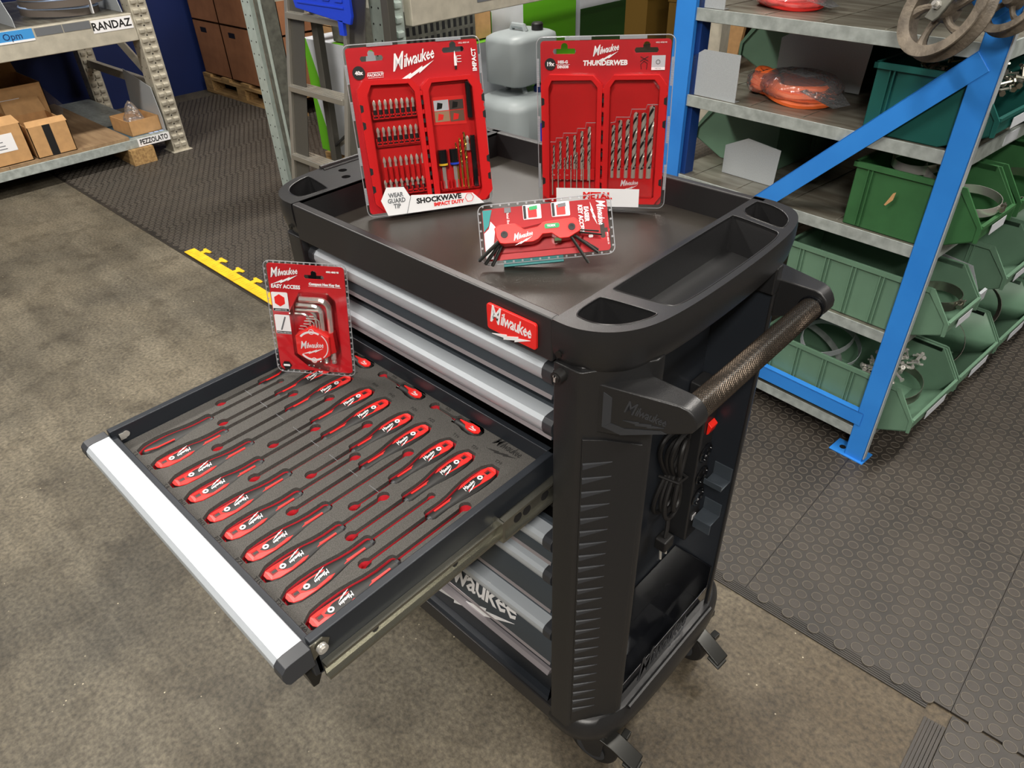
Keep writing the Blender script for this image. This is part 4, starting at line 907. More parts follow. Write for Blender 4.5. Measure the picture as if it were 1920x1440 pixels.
BINS = {}
def storage_bin(x_front, y0, wd, L, h, z, colr, label, grp, facing=1, ribs=True):
    """open-fronted bin: front lip at local +x, body runs to -x"""
    T = RKM @ TR(x_front, y0, z + .001)
    if facing < 0: T = T @ TR(0, wd, 0, pi)
    t = thing('storage_bin', label, 'storage bin', matrix=T, group=grp)
    k = (wd, L, h, colr)
    if k in BINS:
        for nm, me, par in BINS[k]:
            o = link(nm, me, t)
        return t
    th = .0025; lip = .078; rec = []
    side = [(-L, 0), (-lip - .02, 0), (-.006, h * .27), (0, h * .30), (0, h * .50), (-lip + .02, h), (-L, h)]
    b = B(); b.prism(side, 0, th, 'y'); b.prism(side, wd - th, wd, 'y'); b.box((-L, 0, 0), (-L + th, wd, h)); b.box((-L, 0, 0), (-lip - .02, wd, th))
    b.prism([(-lip - .02, 0), (-.006, h * .27), (0, h * .30), (0, h * .50), (-th, h * .50), (-th, h * .31), (-lip - .02, th)], 0, wd, 'y')
    o = b.build('bin_body', colr, t, bevel=.0008); rec.append(('bin_body', o.data, 0))
    b = B(); e = .006
    b.box((-L - e, -e, h - .012), (-lip + .018, th, h)); b.box((-L - e, wd - th, h - .012), (-lip + .018, wd + e, h)); b.box((-L - e, -e, h - .012), (-L + th, wd + e, h))
    for yy in (-e * .8, wd): b.prism([(-lip + .018, h - .012), (-lip + .018, h), (-lip + .026, h), (.004, h * .50), (.004, h * .28), (-.004, h * .27), (-.006, h * .5)], yy, yy + e * .8, 'y')
    b.box((-.003, 0, h * .48), (.005, wd, h * .53))
    o = b.build('bin_rim', colr, t); rec.append(('bin_rim', o.data, 0))
    if ribs:
        n = max(2, int(L / .085))
        for i in range(n if colr == 'bing' else 1):
            x = -L + .03 + i * (L - lip - .06) / (n - 1)
            o = B().box((x, -.0045, .004), (x + .0035, 0, h - .012)).box((x + .010, -.0045, .004), (x + .0135, 0, h - .012)).build('side_rib', colr, t); rec.append(('side_rib', o.data, 0))
    o = B().box((.0052, wd * .3, h * .30), (.0060, wd * .75, h * .45)).build('bin_ticket', 'boxw', t); rec.append(('bin_ticket', o.data, 0))
    BINS[k] = rec
    return t
nth = ['nearest', 'second', 'third', 'fourth', 'fifth', 'sixth', 'seventh']
for k in range(7): storage_bin(.082, .022 + k * .285, .268, .46, .165, SH[0], 'bing', 'sage green open-fronted bin on the lowest blue-rack shelf, %s from the blue post' % nth[k], 'sage bins on the lowest shelf')
storage_bin(.078, .015, .178, .43, .150, SH[1], 'bing', 'sage green open-fronted bin holding a steel band clamp, behind the blue post', 'bins on the second shelf')
for k in range(4): storage_bin(.082, .355 + k * .215, .196, .40, .150, SH[1], 'bing', 'sage green bin on the second shelf, %s beyond the bent metal divider' % ['first', 'second', 'third', 'fourth'][k], 'bins on the second shelf')
storage_bin(.070, .012, .182, .30, .155, SH[2], 'bind', 'bright green open-fronted bin of hose clamps behind the blue diagonal brace', 'bins on the third shelf')
for k in range(5): storage_bin(.074, .225 + k * .215, .196, .30, .155, SH[2], 'bind', 'bright green open-fronted bin on the third shelf, %s beyond the clamp bin' % ['first', 'second', 'third', 'fourth', 'fifth'][k], 'bins on the third shelf')
storage_bin(.028, .012, .245, .27, .150, SH[3], 'bint', 'teal green bin of small steel hardware, just below the iron pulley wheels', 'teal bins on the fourth shelf')
for k in range(3): storage_bin(.060, .30 + k * .275, .255, .29, .150, SH[3], 'bint', 'teal green bin on the fourth shelf, %s beyond the hardware bin' % ['first', 'second', 'third'][k], 'teal bins on the fourth shelf')
storage_bin(-.83, .20, .20, .28, .150, SH[2], 'bing', 'sage green bin facing away, behind the lower cut-corner metal divider', 'bins on the far side of the blue shelving', facing=-1)
storage_bin(-.83, .42, .20, .28, .150, SH[2], 'bing', 'sage green bin in the shadow behind the lower metal divider', 'bins on the far side of the blue shelving', facing=-1)
storage_bin(-.80, .33, .20, .26, .150, SH[3], 'bing', 'sage green bin facing away, behind the upper metal divider', 'bins on the far side of the blue shelving', facing=-1)
storage_bin(-.28, .50, .22, .30, .15, SH[3], 'bint', 'dark teal bin deep in the shelf behind the pulley', 'teal bins on the fourth shelf')
def rthing(name, label, cat, x, y, z, rz=0, group=None): return thing(name, label, cat, matrix=RKM @ TR(x, y, z, rz), group=group)
def divider(label, P, y, cat='shelf divider', T=None, foot=True):
    t = rthing('shelf_divider', label, cat, 0, 0, 0)
    b = B(); b.prism(P, y, y + .0012, 'y'); 
    if foot: b.box((P[0][0], y, P[0][1] - .001), (P[-1][0] if P[-1][1] == P[0][1] else P[1][0], y + .02, P[0][1] + .0002))
    b.build('divider_plate', 'galvl', t)
    return t
divider('pale galvanised divider plate at the blue rear post, fourth shelf', [(-.745, .8795), (-.59, .8795), (-.592, .995), (-.705, .995), (-.75, .968)], .012)
divider('large shiny divider plate behind the bagged orange hose', [(-.60, .8795), (-.40, .8795), (-.392, 1.035), (-.575, 1.035), (-.655, .99), (-.655, .8795)], .30, foot=False)
divider('cut-corner galvanised divider plate on the third shelf', [(-.655, .6565), (-.485, .6565), (-.480, .757), (-.585, .768), (-.655, .735)], .10)
t = rthing('shelf_divider', 'bent galvanised divider plate with a hooked end between second-shelf bins', 'shelf divider', 0, 0, 0)
B().prism([(-.25, .4165), (.012, .4165), (.055, .47), (.02, .535), (-.12, .55), (-.25, .55)], .268, .2695, 'y').prism([(.055, .47), (.062, .468), (.062, .44), (.050, .452)], .268, .31, 'y').build('divider_plate', 'galvl', t)
divider('pale divider plate on the top shelf at the blue rear post', [(-.75, 1.0935), (-.66, 1.0935), (-.66, 1.20), (-.75, 1.20)], .012)
# bagged hoses
def bagged(label, x, y, z, col, a, b_, hh, rz, nloop=3, grp=None, sheet=True):
    t = rthing('bagged_hose', label, 'bagged hose', x, y, z, rz, grp)
    random.seed(int(abs(x * 997) + abs(y * 313)))
    for q in range(nloop):
        f = 1 - .10 * q; zz = .010 + q * .013
        B().tube([(a * f * cos(u) + .004 * sin(3 * u + q), b_ * f * sin(u), zz + .004 * sin(2 * u + q)) for u in [2 * pi * k / 30 for k in range(30)]], .0105, 8, closed=True).build('hose_loop', col, t, smooth=True)
    n, m_ = 22, 9; rings = []
    for j in range(m_ + 1):
        ph = pi * j / m_ - pi / 2; r = max(.02, cos(ph)) ** .5
        rings.append([((a + .022) * r * cos(u) * (1 + random.uniform(-.05, .05)), (b_ + .022) * r * sin(u) * (1 + random.uniform(-.05, .05)), hh / 2 + hh / 2 * sin(ph) * (1 + random.uniform(-.07, .07))) for u in [2 * pi * k / n for k in range(n)]])
    for r_ in rings:
        for i_, p in enumerate(r_): r_[i_] = (p[0], p[1], max(.0008, p[2]))
    B().loft(rings).build('clear_bag', 'bag', t, smooth=True)
    if sheet:
        B().add([(a * .7, -b_ * .9, hh * .62), (a * 1.75, -b_ * .55, hh * .30), (a * 1.65, b_ * .35, hh * .28), (a * .7, b_ * .6, hh * .8)], [(0, 1, 2, 3)]).build('bag_flap', 'bag', t)
        B().box((-a * .45, -.02, hh * .93), (a * .35, .03, hh * .95)).build('paper_slip', 'boxw', t)
    return t
bagged('coil of orange hose in a clear plastic bag lying on the fourth shelf', -.490, .155, SH[3] + .001, 'orange', .096, .07, .068, -.35)
bagged('small bag with orange fittings between the two divider plates', -.60, .16, SH[3] + .001, 'orange', .028, .03, .055, .5, 4, sheet=False)
bagged('red hose bagged in clear plastic on the top shelf', -.565, .15, SH[4] + .001, 'red', .085, .05, .05, -.2)
bagged('bag of red and orange parts lying on the rearmost sage bin', -.645, .43, SH[3] + .152, 'orange', .05, .05, .035, .2, 2, sheet=False)
# band clamps and small hardware
def ring(name, label, x, y, z, r, h, th=.0012, tilt=0, rz=0, m_='chrome', ry=0, grp=None, bolt=True):
    t = rthing(name, label, 'hose clamp', x, y, z, rz, grp)
    Tm = Euler((tilt, ry, 0)).to_matrix().to_4x4()
    B(Tm).lathe([(r, 0), (r, h), (r - th, h), (r - th, 0), (r, 0)], 30, caps=False).build('clamp_band', m_, t, smooth=True, ang=40)
    if bolt: b = B(Tm); b.tube([(r + .004, -.016, h / 2), (r + .004, .018, h / 2)], .003, 8); b.tube([(r + .004, -.020, h / 2), (r + .004, -.014, h / 2)], .0062, 6); b.box((r - .002, -.006, .002), (r + .010, .0, h - .002)); b.build('clamp_bolt', 'zinc', t, smooth=True)
    return t
ring('hose_clamp', 'large shiny hose clamp lying in the bright green bin front', .005, .105, SH[2] + .088, .062, .020, tilt=.12, rz=.2)
ring('hose_clamp', 'wide polished clamp band laid across the back of the bright green bin', -.13, .10, SH[2] + .150, .055, .022, tilt=.15)
ring('hose_clamp', 'second polished clamp tilted against the first on the bright green bin', -.075, .095, SH[2] + .14, .04, .022, tilt=.5, rz=1.1)
ring('hose_clamp', 'dull steel band clamp standing out of the sage bin behind the blue post', .012, .115, SH[1] + .075, .050, .026, m_='zinc', tilt=.1)
ring('hose_clamp', 'steel clamp with long bolt in the dark bin past the green bins', .03, .33, SH[2] + .07, .055, .022, m_='zinc', tilt=.35, rz=.4)
for k in range(4): ring('steel_band', 'wide steel band coiled in the %s lowest-shelf bin' % nth[k], -.035 - .01 * k, .145 + k * .285, SH[0] + (.10 if k else .075), .080, .028, m_='band' if k else 'zinc', tilt=1.2 if k else .2, rz=.3 * k, bolt=False)
for k, (x, y, r, m_) in enumerate([(-.27, .14, .10, 'galvl'), (-.23, .145, .085, 'galvl'), (-.29, .13, .11, 'galv')]): ring('steel_band', 'loose loop of bright steel strap in the nearest lowest bin, %s of three' % ['topmost', 'middle', 'lowest'][k], x, y, SH[0] + .145 - .025 * k, r, .020, m_=m_, tilt=.25 + .1 * k, rz=k, bolt=False)
b = B(); random.seed(3)
def scrap(label, cx, cy, z, sx_, sy_, n, m_):
    t = rthing('hardware_pile', label, 'hardware', cx, cy, z); b = B()
    for k in range(n):
        p = Vector((random.uniform(-sx_, sx_), random.uniform(-sy_, sy_), random.uniform(0, .03))); d = Vector((random.uniform(-1, 1), random.uniform(-1, 1), random.uniform(-.3, .5))).normalized() * random.uniform(.008, .02)
        b.tube([p - d, p + d], random.uniform(.002, .005), 6); b.tube([p + d, p + d * 1.2], .0065, 6)
    o = b.build('hardware_pile', m_, t); o['kind'] = 'stuff'
scrap('pile of small steel fittings filling the teal bin', -.10, .14, SH[3] + .11, .11, .10, 90, 'zinc')
scrap('heap of bright clamps and screws at the front of the lowest bin', -.06, .16, SH[0] + .11, .05, .10, 60, 'chrome')
t = rthing('torn_paper', 'torn paper label strip stuck on the side of the bright green bin', 'label', 0, 0, 0)
B().prism([(-.128, .760), (-.122, .764), (-.124, .745), (-.137, .728), (-.141, .729), (-.134, .745)], .0045, .0058, 'y').build('torn_strip', 'card', t)
# iron pulley wheels hanging in front of the blue post
def pulley(label, x, y, z, R, wd, rz, rx_, spokes, holder):
    t = thing('pulley_wheel', label, 'pulley', matrix=RKM @ TR(x, y, z, rz) @ Euler((rx_, 0, 0)).to_matrix().to_4x4())
    T = Matrix.Rotation(pi / 2, 4, 'X')
    pr = [(R * .74, -wd * .38), (R * .80, -wd / 2), (R * .99, -wd / 2), (R, -wd * .42), (R * .90, -wd * .12), (R * .90, wd * .12), (R, wd * .42), (R * .99, wd / 2), (R * .80, wd / 2), (R * .74, wd * .38), (R * .74, -wd * .38)]
    B(T).lathe(pr, 48, caps=False).build('rim', 'iron', t, smooth=True, ang=50)
    B(T).lathe([(.004, -wd * .55), (R * .20, -wd * .55), (R * .24, 0), (R * .20, wd * .55), (.004, wd * .55)], 24).build('hub', 'iron', t, smooth=True)
    for k in range(spokes):
        a = 2 * pi * k / spokes + .5; pts = []
        for q in range(6): f = .16 + .64 * q / 5; aa = a + .35 * (q / 5) ** 1.5; pts.append((R * f * cos(aa), 0, R * f * sin(aa)))
        B().tube(pts, [R * .10, R * .085, R * .075, R * .08, R * .10, R * .14], 8).build('spoke', 'iron', t, smooth=True)
    if holder:
        s_ = B().prism([(-.016, -.024), (.008, -.028), (.016, -.018), (.060, .16), (.024, .17)], -wd * .78, -wd * .62, 'y').build('hanger_strap', 'iron', t, bevel=.002); s_.data.materials[0] = M['racks']
        B().tube([(0, -wd * .78, 0), (0, -wd * .95, 0)], .0085, 6).tube([(0, -wd * .95, 0), (0, -wd * 1.15, 0)], .005, 10).build('axle_bolt', 'chrome', t)
        B().tube([(.045, -wd * .7, .12), (.05, .02, .125)], .006, 8).build('hook_pin', 'darkmetal', t)
    return t
pulley('big rusty cast iron pulley wheel hung in front of the blue post', -.094, -.095, 1.156, .090, .034, -.42, -.42, 5, True)
pulley('smaller iron pulley wheel hanging behind the big one, at the picture edge', -.002, -.045, 1.176, .062, .028, -.42, -.42, 4, False)

# ---------------------------------------------------------------- pallet racks (hooked uprights)
def upright(par, x0, y0, x1, H, hooks=True, matf='rack', first=False, face=1):
    """front face looks +x; flanges look -y"""
    b = B(); b.box((x1 - .004, y0, .0065), (x1, y0 + (.10 if hooks else .02), H)); b.box((x0, y0, .0065), (x1, y0 + .004, H)); b.box((x0, y0 + .096, .0065), (x1, y0 + .10, H))
    b.box((x0 - .01, y0 - .012, .0065), (x1 + .02, y0 + .112, .012))
    u = b.build('rack_upright', matf, par, bevel=.003)
    if hooks:
        n = int(H / .05); kb_ = None
        for k in range(n):
            z = .05 + k * .05
            if z > min(H, 1.5): break
            if kb_ is None:
                hb = B()
                for yy in (.012, .056): hb.prism([(x1, -.010), (x1 + .010, -.012), (x1 + .012, .006), (x1, .012)], y0 + yy, y0 + yy + .030, 'y')
                hb.tube([(x1, y0 + .05, .024), (x1 + .001, y0 + .05, .024)], .0045, 8, 1)
                o = hb.build('rack_hook', [matf, 'blackp'], u, bevel=.002); kb_ = o
            else: o = link('rack_hook', kb_.data, u); m_ = o.modifiers.new('bevel', 'BEVEL'); m_.width = .002; m_.segments = 2
            o.location = (0, 0, z)
    hs = B()
    for k in range(int(H / .055)):
        for xx in ((x0 + (x1 - x0) * .2,) if x1 - x0 < .07 else (x0 + (x1 - x0) * .22, x0 + (x1 - x0) * .75)): hs.tube([(xx, y0 - .0004, .06 + k * .055), (xx, y0 + .001, .06 + k * .055)], .0042, 6)
    h_ = hs.build('flange_holes', 'blackp', u); h_['kind'] = 'stuff'
    return u
lr = thing('pallet_rack', 'pale galvanised pallet rack with wooden shelves and cardboard boxes against the navy wall', 'pallet rack')
upright(lr, -4.30, 1.245, -4.19, 2.2); upright(lr, -5.42, 1.245, -5.32, 2.2)
b = B(); b.box((-5.33, 1.28, .36), (-4.30, 1.31, .41)); b.build('frame_brace', 'rack', lr)
b = B(); b.tube([(-5.34, 1.295, .95), (-4.30, 1.295, .42)], .026, 4); b.build('frame_brace', 'rack', lr)
for z0, z1 in ((.655, .795),): B().box((-4.235, -1.7, z0), (-4.19, 1.245, z1)).build('front_beam', 'rack', lr, bevel=.004); B().box((-5.38, -1.7, z0), (-5.33, 1.245, z1)).build('rear_beam', 'rack', lr)
B().box((-5.33, -1.7, .775), (-4.236, 1.24, .797)).build('upper_shelf_board', 'worn', lr)
B().box((-5.40, -1.7, .098), (-4.16, 1.235, .148)).build('lower_shelf_tray', 'galv', lr, bevel=.002)
for y0, y1, x1 in ((-1.0, .35, -4.165), (.352, 1.0, -4.165)): B().box((-5.38, y0, .1485), (x1, y1, .166)).build('plywood_board', 'ply', lr)
B().box((-4.7, 1.002, .1485), (-4.165, 1.235, .152)).build('shelf_plate', 'galv', lr)
for y in (1.04, .1): B().box((-4.45, y - .07, .0065), (-4.13, y + .07, .097)).build('support_block', 'wood', lr)
lab = B().box((-4.1895, 1.015, .722), (-4.188, 1.235, .785)).build('shelf_label', 'white', lr); write('label_lettering', 'RANDAZ', .055, 'blackp', lab, TR(-4.1875, 1.12, .752, pi / 2) @ FR, bold=.0012, sx=.95, ext=.0003)
lab = B().box((-4.1595, 1.04, .100), (-4.158, 1.235, .146)).build('shelf_label', 'white', lr); write('label_lettering', 'PEZZOLATO', .042, 'blackp', lab, TR(-4.1575, 1.137, .123, pi / 2) @ FR, bold=.001, sx=.72, ext=.0003)
lab = B().box((-4.1895, .25, .735), (-4.188, .72, .792)).build('shelf_label', 'lblue', lr); write('label_lettering', 'Opm', .045, 'wallblue', lab, TR(-4.1875, .62, .765, pi / 2) @ FR, ext=.0003); B().box((-4.1879, .25, .735), (-4.1872, .72, .745)).build('label_edge', 'white', lab)
for y0, y1 in ((.73, .865), (.87, 1.01)): B().box((-4.1895, y0, .750), (-4.188, y1, .788)).build('shelf_label', 'greyp', lr)
def carton(name, label, x0, y0, z, sx_, sy_, h, m_='card', rz=0, flaps=(), open_=True, group=None, wall=.004):
    t = thing(name, label, 'cardboard box', (x0, y0, z), rz, group)
    b = B(); b.box((0, 0, 0), (sx_, sy_, wall)); 
    for a, c in (((0, 0, 0), (wall, sy_, h)), ((sx_ - wall, 0, 0), (sx_, sy_, h)), ((0, 0, 0), (sx_, wall, h)), ((0, sy_ - wall, 0), (sx_, sy_, h))): b.box(a, c)
    if not open_: b.box((0, 0, h - wall), (sx_, sy_, h))
    b.build('carton_body', m_, t)
    if not open_: B().box((-.0008, sy_ / 2 - .025, h * .7), (sx_ + .0008, sy_ / 2 + .025, h + .0008)).build('packing_tape', 'ply', t)
    for fl in flaps: B().add([(p[0], p[1], p[2]) for p in fl] + [(p[0] + .003, p[1] + .003, p[2]) for p in fl], [(0, 1, 2, 3), (7, 6, 5, 4), (0, 1, 5, 4), (1, 2, 6, 5), (2, 3, 7, 6), (3, 0, 4, 7)]).build('flap', m_, t)
    return t
Z0 = .1668
c1 = carton('cardboard_box', 'left front cardboard box with a white shipping label, on the lower rack shelf', -4.56, .16, Z0, .38, .325, .20, flaps=[[(.376, .0, .2), (.376, .325, .2), (.33, .31, .235), (.33, .02, .235)]])
lab = B().box((.3802, .13, .07), (.3812, .27, .16)).build('shipping_label', 'white', c1); 
for z in (.085, .10, .12, .14): B().box((.3812, .16, z), (.3818, .25 - (z * .3), z + .004)).build('label_line', 'greyp', lab)
B().box((.3812, .14, .135), (.3818, .158, .155)).build('label_mark', 'torx', lab)
c2_ = carton('cardboard_box', 'open cardboard box with black printed tape, right of the labelled box', -4.50, .505, Z0, .33, .205, .165, flaps=[[(.0, .0, .165), (.0, .205, .165), (-.05, .20, .24), (-.05, .01, .24)], [(.326, .0, .165), (.326, .205, .165), (.30, .20, .19), (.30, .005, .19)]])
B().box((.3302, .075, .0), (.3310, .115, .165)).build('black_tape', 'blackp', c2_); write('box_print', '240319', .04, 'blackp', c2_, TR(-.046, .10, .205, pi / 2) @ FR @ Matrix.Rotation(pi, 4, 'Z'), ext=.0003)
c3 = carton('cardboard_box', 'large opened cardboard box with its lid raised, behind the two front boxes', -5.00, .22, Z0, .42, .54, .30, flaps=[[(.0, .0, .30), (.0, .54, .30), (-.12, .52, .52), (-.12, .02, .52)], [(.416, .02, .30), (.416, .52, .30), (.43, .52, .14), (.43, .02, .14)]])
B().box((.433, .30, .15), (.437, .40, .24)).build('plastic_pouch', 'white', c3); B().box((.437, .33, .17), (.438, .37, .21)).build('pouch_print', 'torx', c3)
pf = thing('plastic_bag', 'sheet of clear plastic film sticking up behind the opened box', 'plastic film', (-4.95, .78, Z0))
B().add([(0, 0, .001), (.20, .06, .001), (.20, .10, .12), (.05, .04, .24), (-.05, .01, .25)], [(0, 1, 2, 3, 4)]).build('film_sheet', 'film', pf)
c4 = carton('cardboard_box', 'small shallow cardboard box of bubble wrap at the rack upright', -4.44, 1.02, .1530, .24, .19, .085)
c4.rotation_euler[2] = .06
bw = thing('bubble_wrap', 'crumpled clear bubble wrap poking out of the small shallow box', 'bubble wrap', (-4.33, 1.12, .175)); random.seed(5)
rings = []
for j in range(8):
    ph = j / 7; r = (.085 * (1 - ph) ** .6 + .004); rings.append([(r * cos(u) * random.uniform(.75, 1.1), r * .8 * sin(u) * random.uniform(.75, 1.1), ph * .15) for u in [2 * pi * k / 14 for k in range(14)]])
B().loft(rings).build('wrap_sheet', 'bag', bw)
bm_ = thing('blue_cloth_sheet', 'flat dark blue sheet under the small shallow box', 'sheet', (-4.55, 1.0, .1521)); B().box((0, 0, 0), (.36, .225, .0007)).build('sheet', mat('dusty_blue', (70, 100, 116), .7), bm_)
for k in range(3):
    sq = thing('ticket', 'pale blue square ticket at the shelf edge, %s of three from the upright' % ['nearest', 'second', 'farthest'][k], 'ticket', (-4.20, 1.195 - k * .032, .1532)); B().box((0, 0, 0), (.022, .024, .0015)).build('ticket_card', 'bandb', sq)
t = thing('shelf_divider', 'dark grey divider plate leaning by the left rack upright', 'shelf divider'); B().prism([(-4.62, .1525), (-4.17, .1525), (-4.165, .22), (-4.20, .40), (-4.55, .46)], 1.225, 1.228, 'y').build('divider_plate', 'galvl', t)
t = thing('shelf_divider', 'tall galvanised divider on the upper left shelf beside the coiled bands', 'shelf divider'); B().prism([(-5.3, .7985), (-4.22, .7985), (-4.22, .84), (-4.6, 1.25), (-5.3, 1.3)], .655, .658, 'y').build('divider_plate', 'galvl', t)
t = thing('shelf_divider', 'galvanised divider plate right of the coiled bands', 'shelf divider'); B().prism([(-5.2, .7985), (-4.24, .7985), (-4.30, .95), (-4.6, 1.2), (-5.2, 1.2)], 1.215, 1.218, 'y').build('divider_plate', 'galvl', t)
t = thing('coiled_bands', 'stack of coiled grey bands with pale blue edges on the upper left shelf', 'coiled band', (-4.50, .985, .799))
for k in range(6):
    R_ = .20 + .015 * (k % 2); zz = k * .048
    s_ = B(TR((k % 3 - 1) * .012, (k % 2) * .02, zz, rx=.05 * (k % 3 - 1))).lathe([(R_, .004), (R_, .040), (R_ - .004, .040), (R_ - .004, .004), (R_, .004)], 36, caps=False).build('band_loop', 'band', t, smooth=True, ang=40)
    B(TR((k % 3 - 1) * .012, (k % 2) * .02, zz, rx=.05 * (k % 3 - 1))).tube([((R_ - .002) * cos(u), (R_ - .002) * sin(u), .043) for u in [2 * pi * q / 40 for q in range(40)]], .0055, 6, closed=True).build('band_edge', 'bandb', s_, smooth=True)
B().prism([(.14, .0), (.20, .005), (.21, .09), (.19, .115), (.15, .10), (.17, .06)], .10, .104, 'y').build('white_tag', 'white', t)
# pallet with tall brown boxes at the navy wall
def pallet(name, label, x, y, sx_, sy_, z=.0062):
    t = thing(name, label, 'pallet', (x, y, z))
    for k in range(3):
        for j in range(3): B().box((sx_ * k / 3 + sx_ * .11 * k / 2, (sy_ - .10) * j / 2, .022), (sx_ * k / 3 + sx_ * .11 * k / 2 + .12, (sy_ - .10) * j / 2 + .10, .10)).build('pallet_block', 'wood', t)
    for j in range(3): B().box((0, (sy_ - .10) * j / 2, 0), (sx_, (sy_ - .10) * j / 2 + .10, .0215)).build('bottom_plank', 'wood', t)
    for j in range(3): B().box((0, (sy_ - .10) * j / 2, .1005), (sx_, (sy_ - .10) * j / 2 + .10, .121)).build('stringer_plank', 'wood', t)
    for k in range(5): B().box(((sx_ - .12) * k / 4, 0, .1215), ((sx_ - .12) * k / 4 + .12, sy_, .143)).build('top_plank', 'wood', t)
    return t
pallet('pallet', 'wooden pallet under tall brown boxes in the corner by the navy wall', -5.50, 2.15, 1.3, .8)
for k in range(3):
    for j in range(4):
        if (k, j) == (2, 3): pass
        bx = carton('carton', 'tall brown carton on the corner pallet, %s column, %s layer' % (['wall-side', 'middle', 'outer'][k], ['bottom', 'second', 'third', 'top'][j]), -5.48 + k * .425, 2.17, .151 + j * .385, .415, .70, .38, 'cardd', open_=False, group='brown cartons stacked on the corner pallet')
        if j < 3: B().box((.10, -.001, .30), (.19, 0, .335)).build('hand_hole', 'blackp', bx)

# central rack behind the ladder
cr = thing('pallet_rack', 'central galvanised pallet rack with hooked upright, behind the ladder', 'pallet rack')
upright(cr, -1.975, 1.256, -1.90, 2.2, matf='rackg'); upright(cr, -2.965, 1.275, -2.885, 2.2, hooks=False, matf='rackg')
B().box((-2.884, 1.295, .02), (-2.815, 1.36, 2.2)).build('upright_side', 'racks', cr); B().box((-2.8145, 1.275, .02), (-2.795, 1.279, 2.2)).build('upright_lip', 'rackg', cr)
B().box((-1.90, 1.358, .925), (-1.855, 3.62, 1.06)).build('front_beam', 'rack', cr, bevel=.004); B().box((-2.95, 1.388, .925), (-2.905, 3.62, 1.06)).build('rear_beam', 'rack', cr)
for y0, y1 in ((1.70, 1.98), (2.52, 2.70)): B().box((-1.8545, y0, .965), (-1.853, y1, 1.05)).build('beam_label', 'greyp', cr)
B().box((-1.8529, 1.87, .985), (-1.8520, 1.975, 1.06)).build('beam_ticket', 'white', cr)
B().box((-1.90, 3.62, .0065), (-1.80, 3.72, 2.2)).build('rack_upright', 'rack', cr); B().box((-2.96, 3.62, .0065), (-2.86, 3.72, 2.2)).build('rack_upright', 'rack', cr)
pallet('pallet', 'wooden pallet on the floor inside the central rack', -3.05, 1.62, .78, .75)
def wbox(label, x, y, z, sx_, sy_, h, gface=(), txt=None, cat='carton'):
    t = thing('white_carton', label, cat, (x, y, z)); B().box((0, 0, 0), (sx_, sy_, h)).build('carton_body', 'boxw', t, bevel=.003)
    for f in gface:
        if f == 'top': B().prism([(sx_ * .35, 0), (sx_, 0), (sx_, sy_), (sx_ * .1, sy_)], h, h + .001).build('green_print', 'greenp', t)
        if f == 'left': B().prism([(0, 0), (sy_, 0), (sy_, h * .9), (0, h * .55)], -.001, 0, 'x').build('green_print', 'greenp', t)
        if f == 'side': B().prism([(sx_ * .0, 0), (sx_ * .16, 0), (sx_ * .04, h), (sx_ * .0, h)], -.001, 0, 'y').build('green_print', 'greenp', t)
        if f == 'front': B().prism([(0, h * .05), (sy_, 0), (sy_, h * .82), (0, h * .95)], sx_, sx_ + .001, 'x').build('green_print', 'greenp', t)
        if f == 'dark': B().prism([(0, h * .05), (sy_, 0), (sy_, h * .70), (0, h * .70)], sx_, sx_ + .001, 'x').build('green_print', 'greend', t)
    B().box((sx_ * .5, -.0012, h * .35), (sx_ * .52, 0, h * .75)).build('hand_slit', 'greenp', t)
    if txt: write('carton_lettering', txt, .05, 'white', t, TR(sx_ + .0015, .13, h * .48, pi / 2) @ FR, ext=.0004)
    return t
wbox('white carton with a green printed top, seen between the ladder rails', -3.10, 1.64, .45, .74, .42, .27, ('top', 'side'))
wbox('white carton with a green corner, lowest behind the ladder', -3.10, 1.64, .151, .74, .42, .292, ('side',))
carton('carton', 'brown carton standing on the white cartons behind the ladder', -2.84, 1.85, .722, .40, .18, .10, 'card', open_=False)
carton('carton', 'stacked brown carton seen left of the ladder between the uprights', -3.70, 2.16, .151, .55, .55, .50, 'card', open_=False); carton('carton', 'upper brown carton seen left of the ladder between the uprights', -3.68, 2.18, .655, .53, .52, .45, 'card', open_=False)
pallet('pallet', 'wooden pallet under the brown cartons left of the ladder', -3.78, 2.12, .75, .65)
wbox('tall carton printed bright green with white lettering, behind the grey jerrycan', -2.72, 2.40, .4, .47, .42, .52, ('front',), 'Thps-e')
wbox('tall carton with a dark green face, right of the bright green one', -2.72, 2.86, .4, .47, .42, .52, ('dark',))
wbox('small white carton with a green lid behind the jerrycans', -2.80, 2.11, .151, .5, .19, .55, ('top',))
shb = thing('low_bench', 'low wooden bench carrying the cartons and jerrycans in the central rack', 'bench', (-3.0, 2.38, .0062)); B().box((0, 0, .10), (.95, 1.2, .14)).build('bench_top', 'wood', shb)
for a in (.02, .85):
    for c in (.05, 1.05): B().box((a, c, 0), (a + .08, c + .1, .1)).build('bench_leg', 'wood', shb)
B().box((.0, .02, .14), (.8, 1.18, .39)).build('bench_riser', 'cardd', shb)
pc = thing('perforated_crate', 'grey perforated plastic crate under the central rack beam', 'crate', (-2.85, 1.66, .727))
B().box((0, .0, 0), (.55, .45, .17)).build('crate_body', 'racks', pc)
for k in range(12):
    for j in range(3): B().box((.5502, .02 + k * .036, .02 + j * .05), (.5508, .038 + k * .036, .055 + j * .05)).build('crate_hole', 'blackp', pc)
carton('carton', 'dim orange-brown carton right of the perforated crate', -2.75, 2.12, .704, .40, .15, .17, 'card', open_=False)
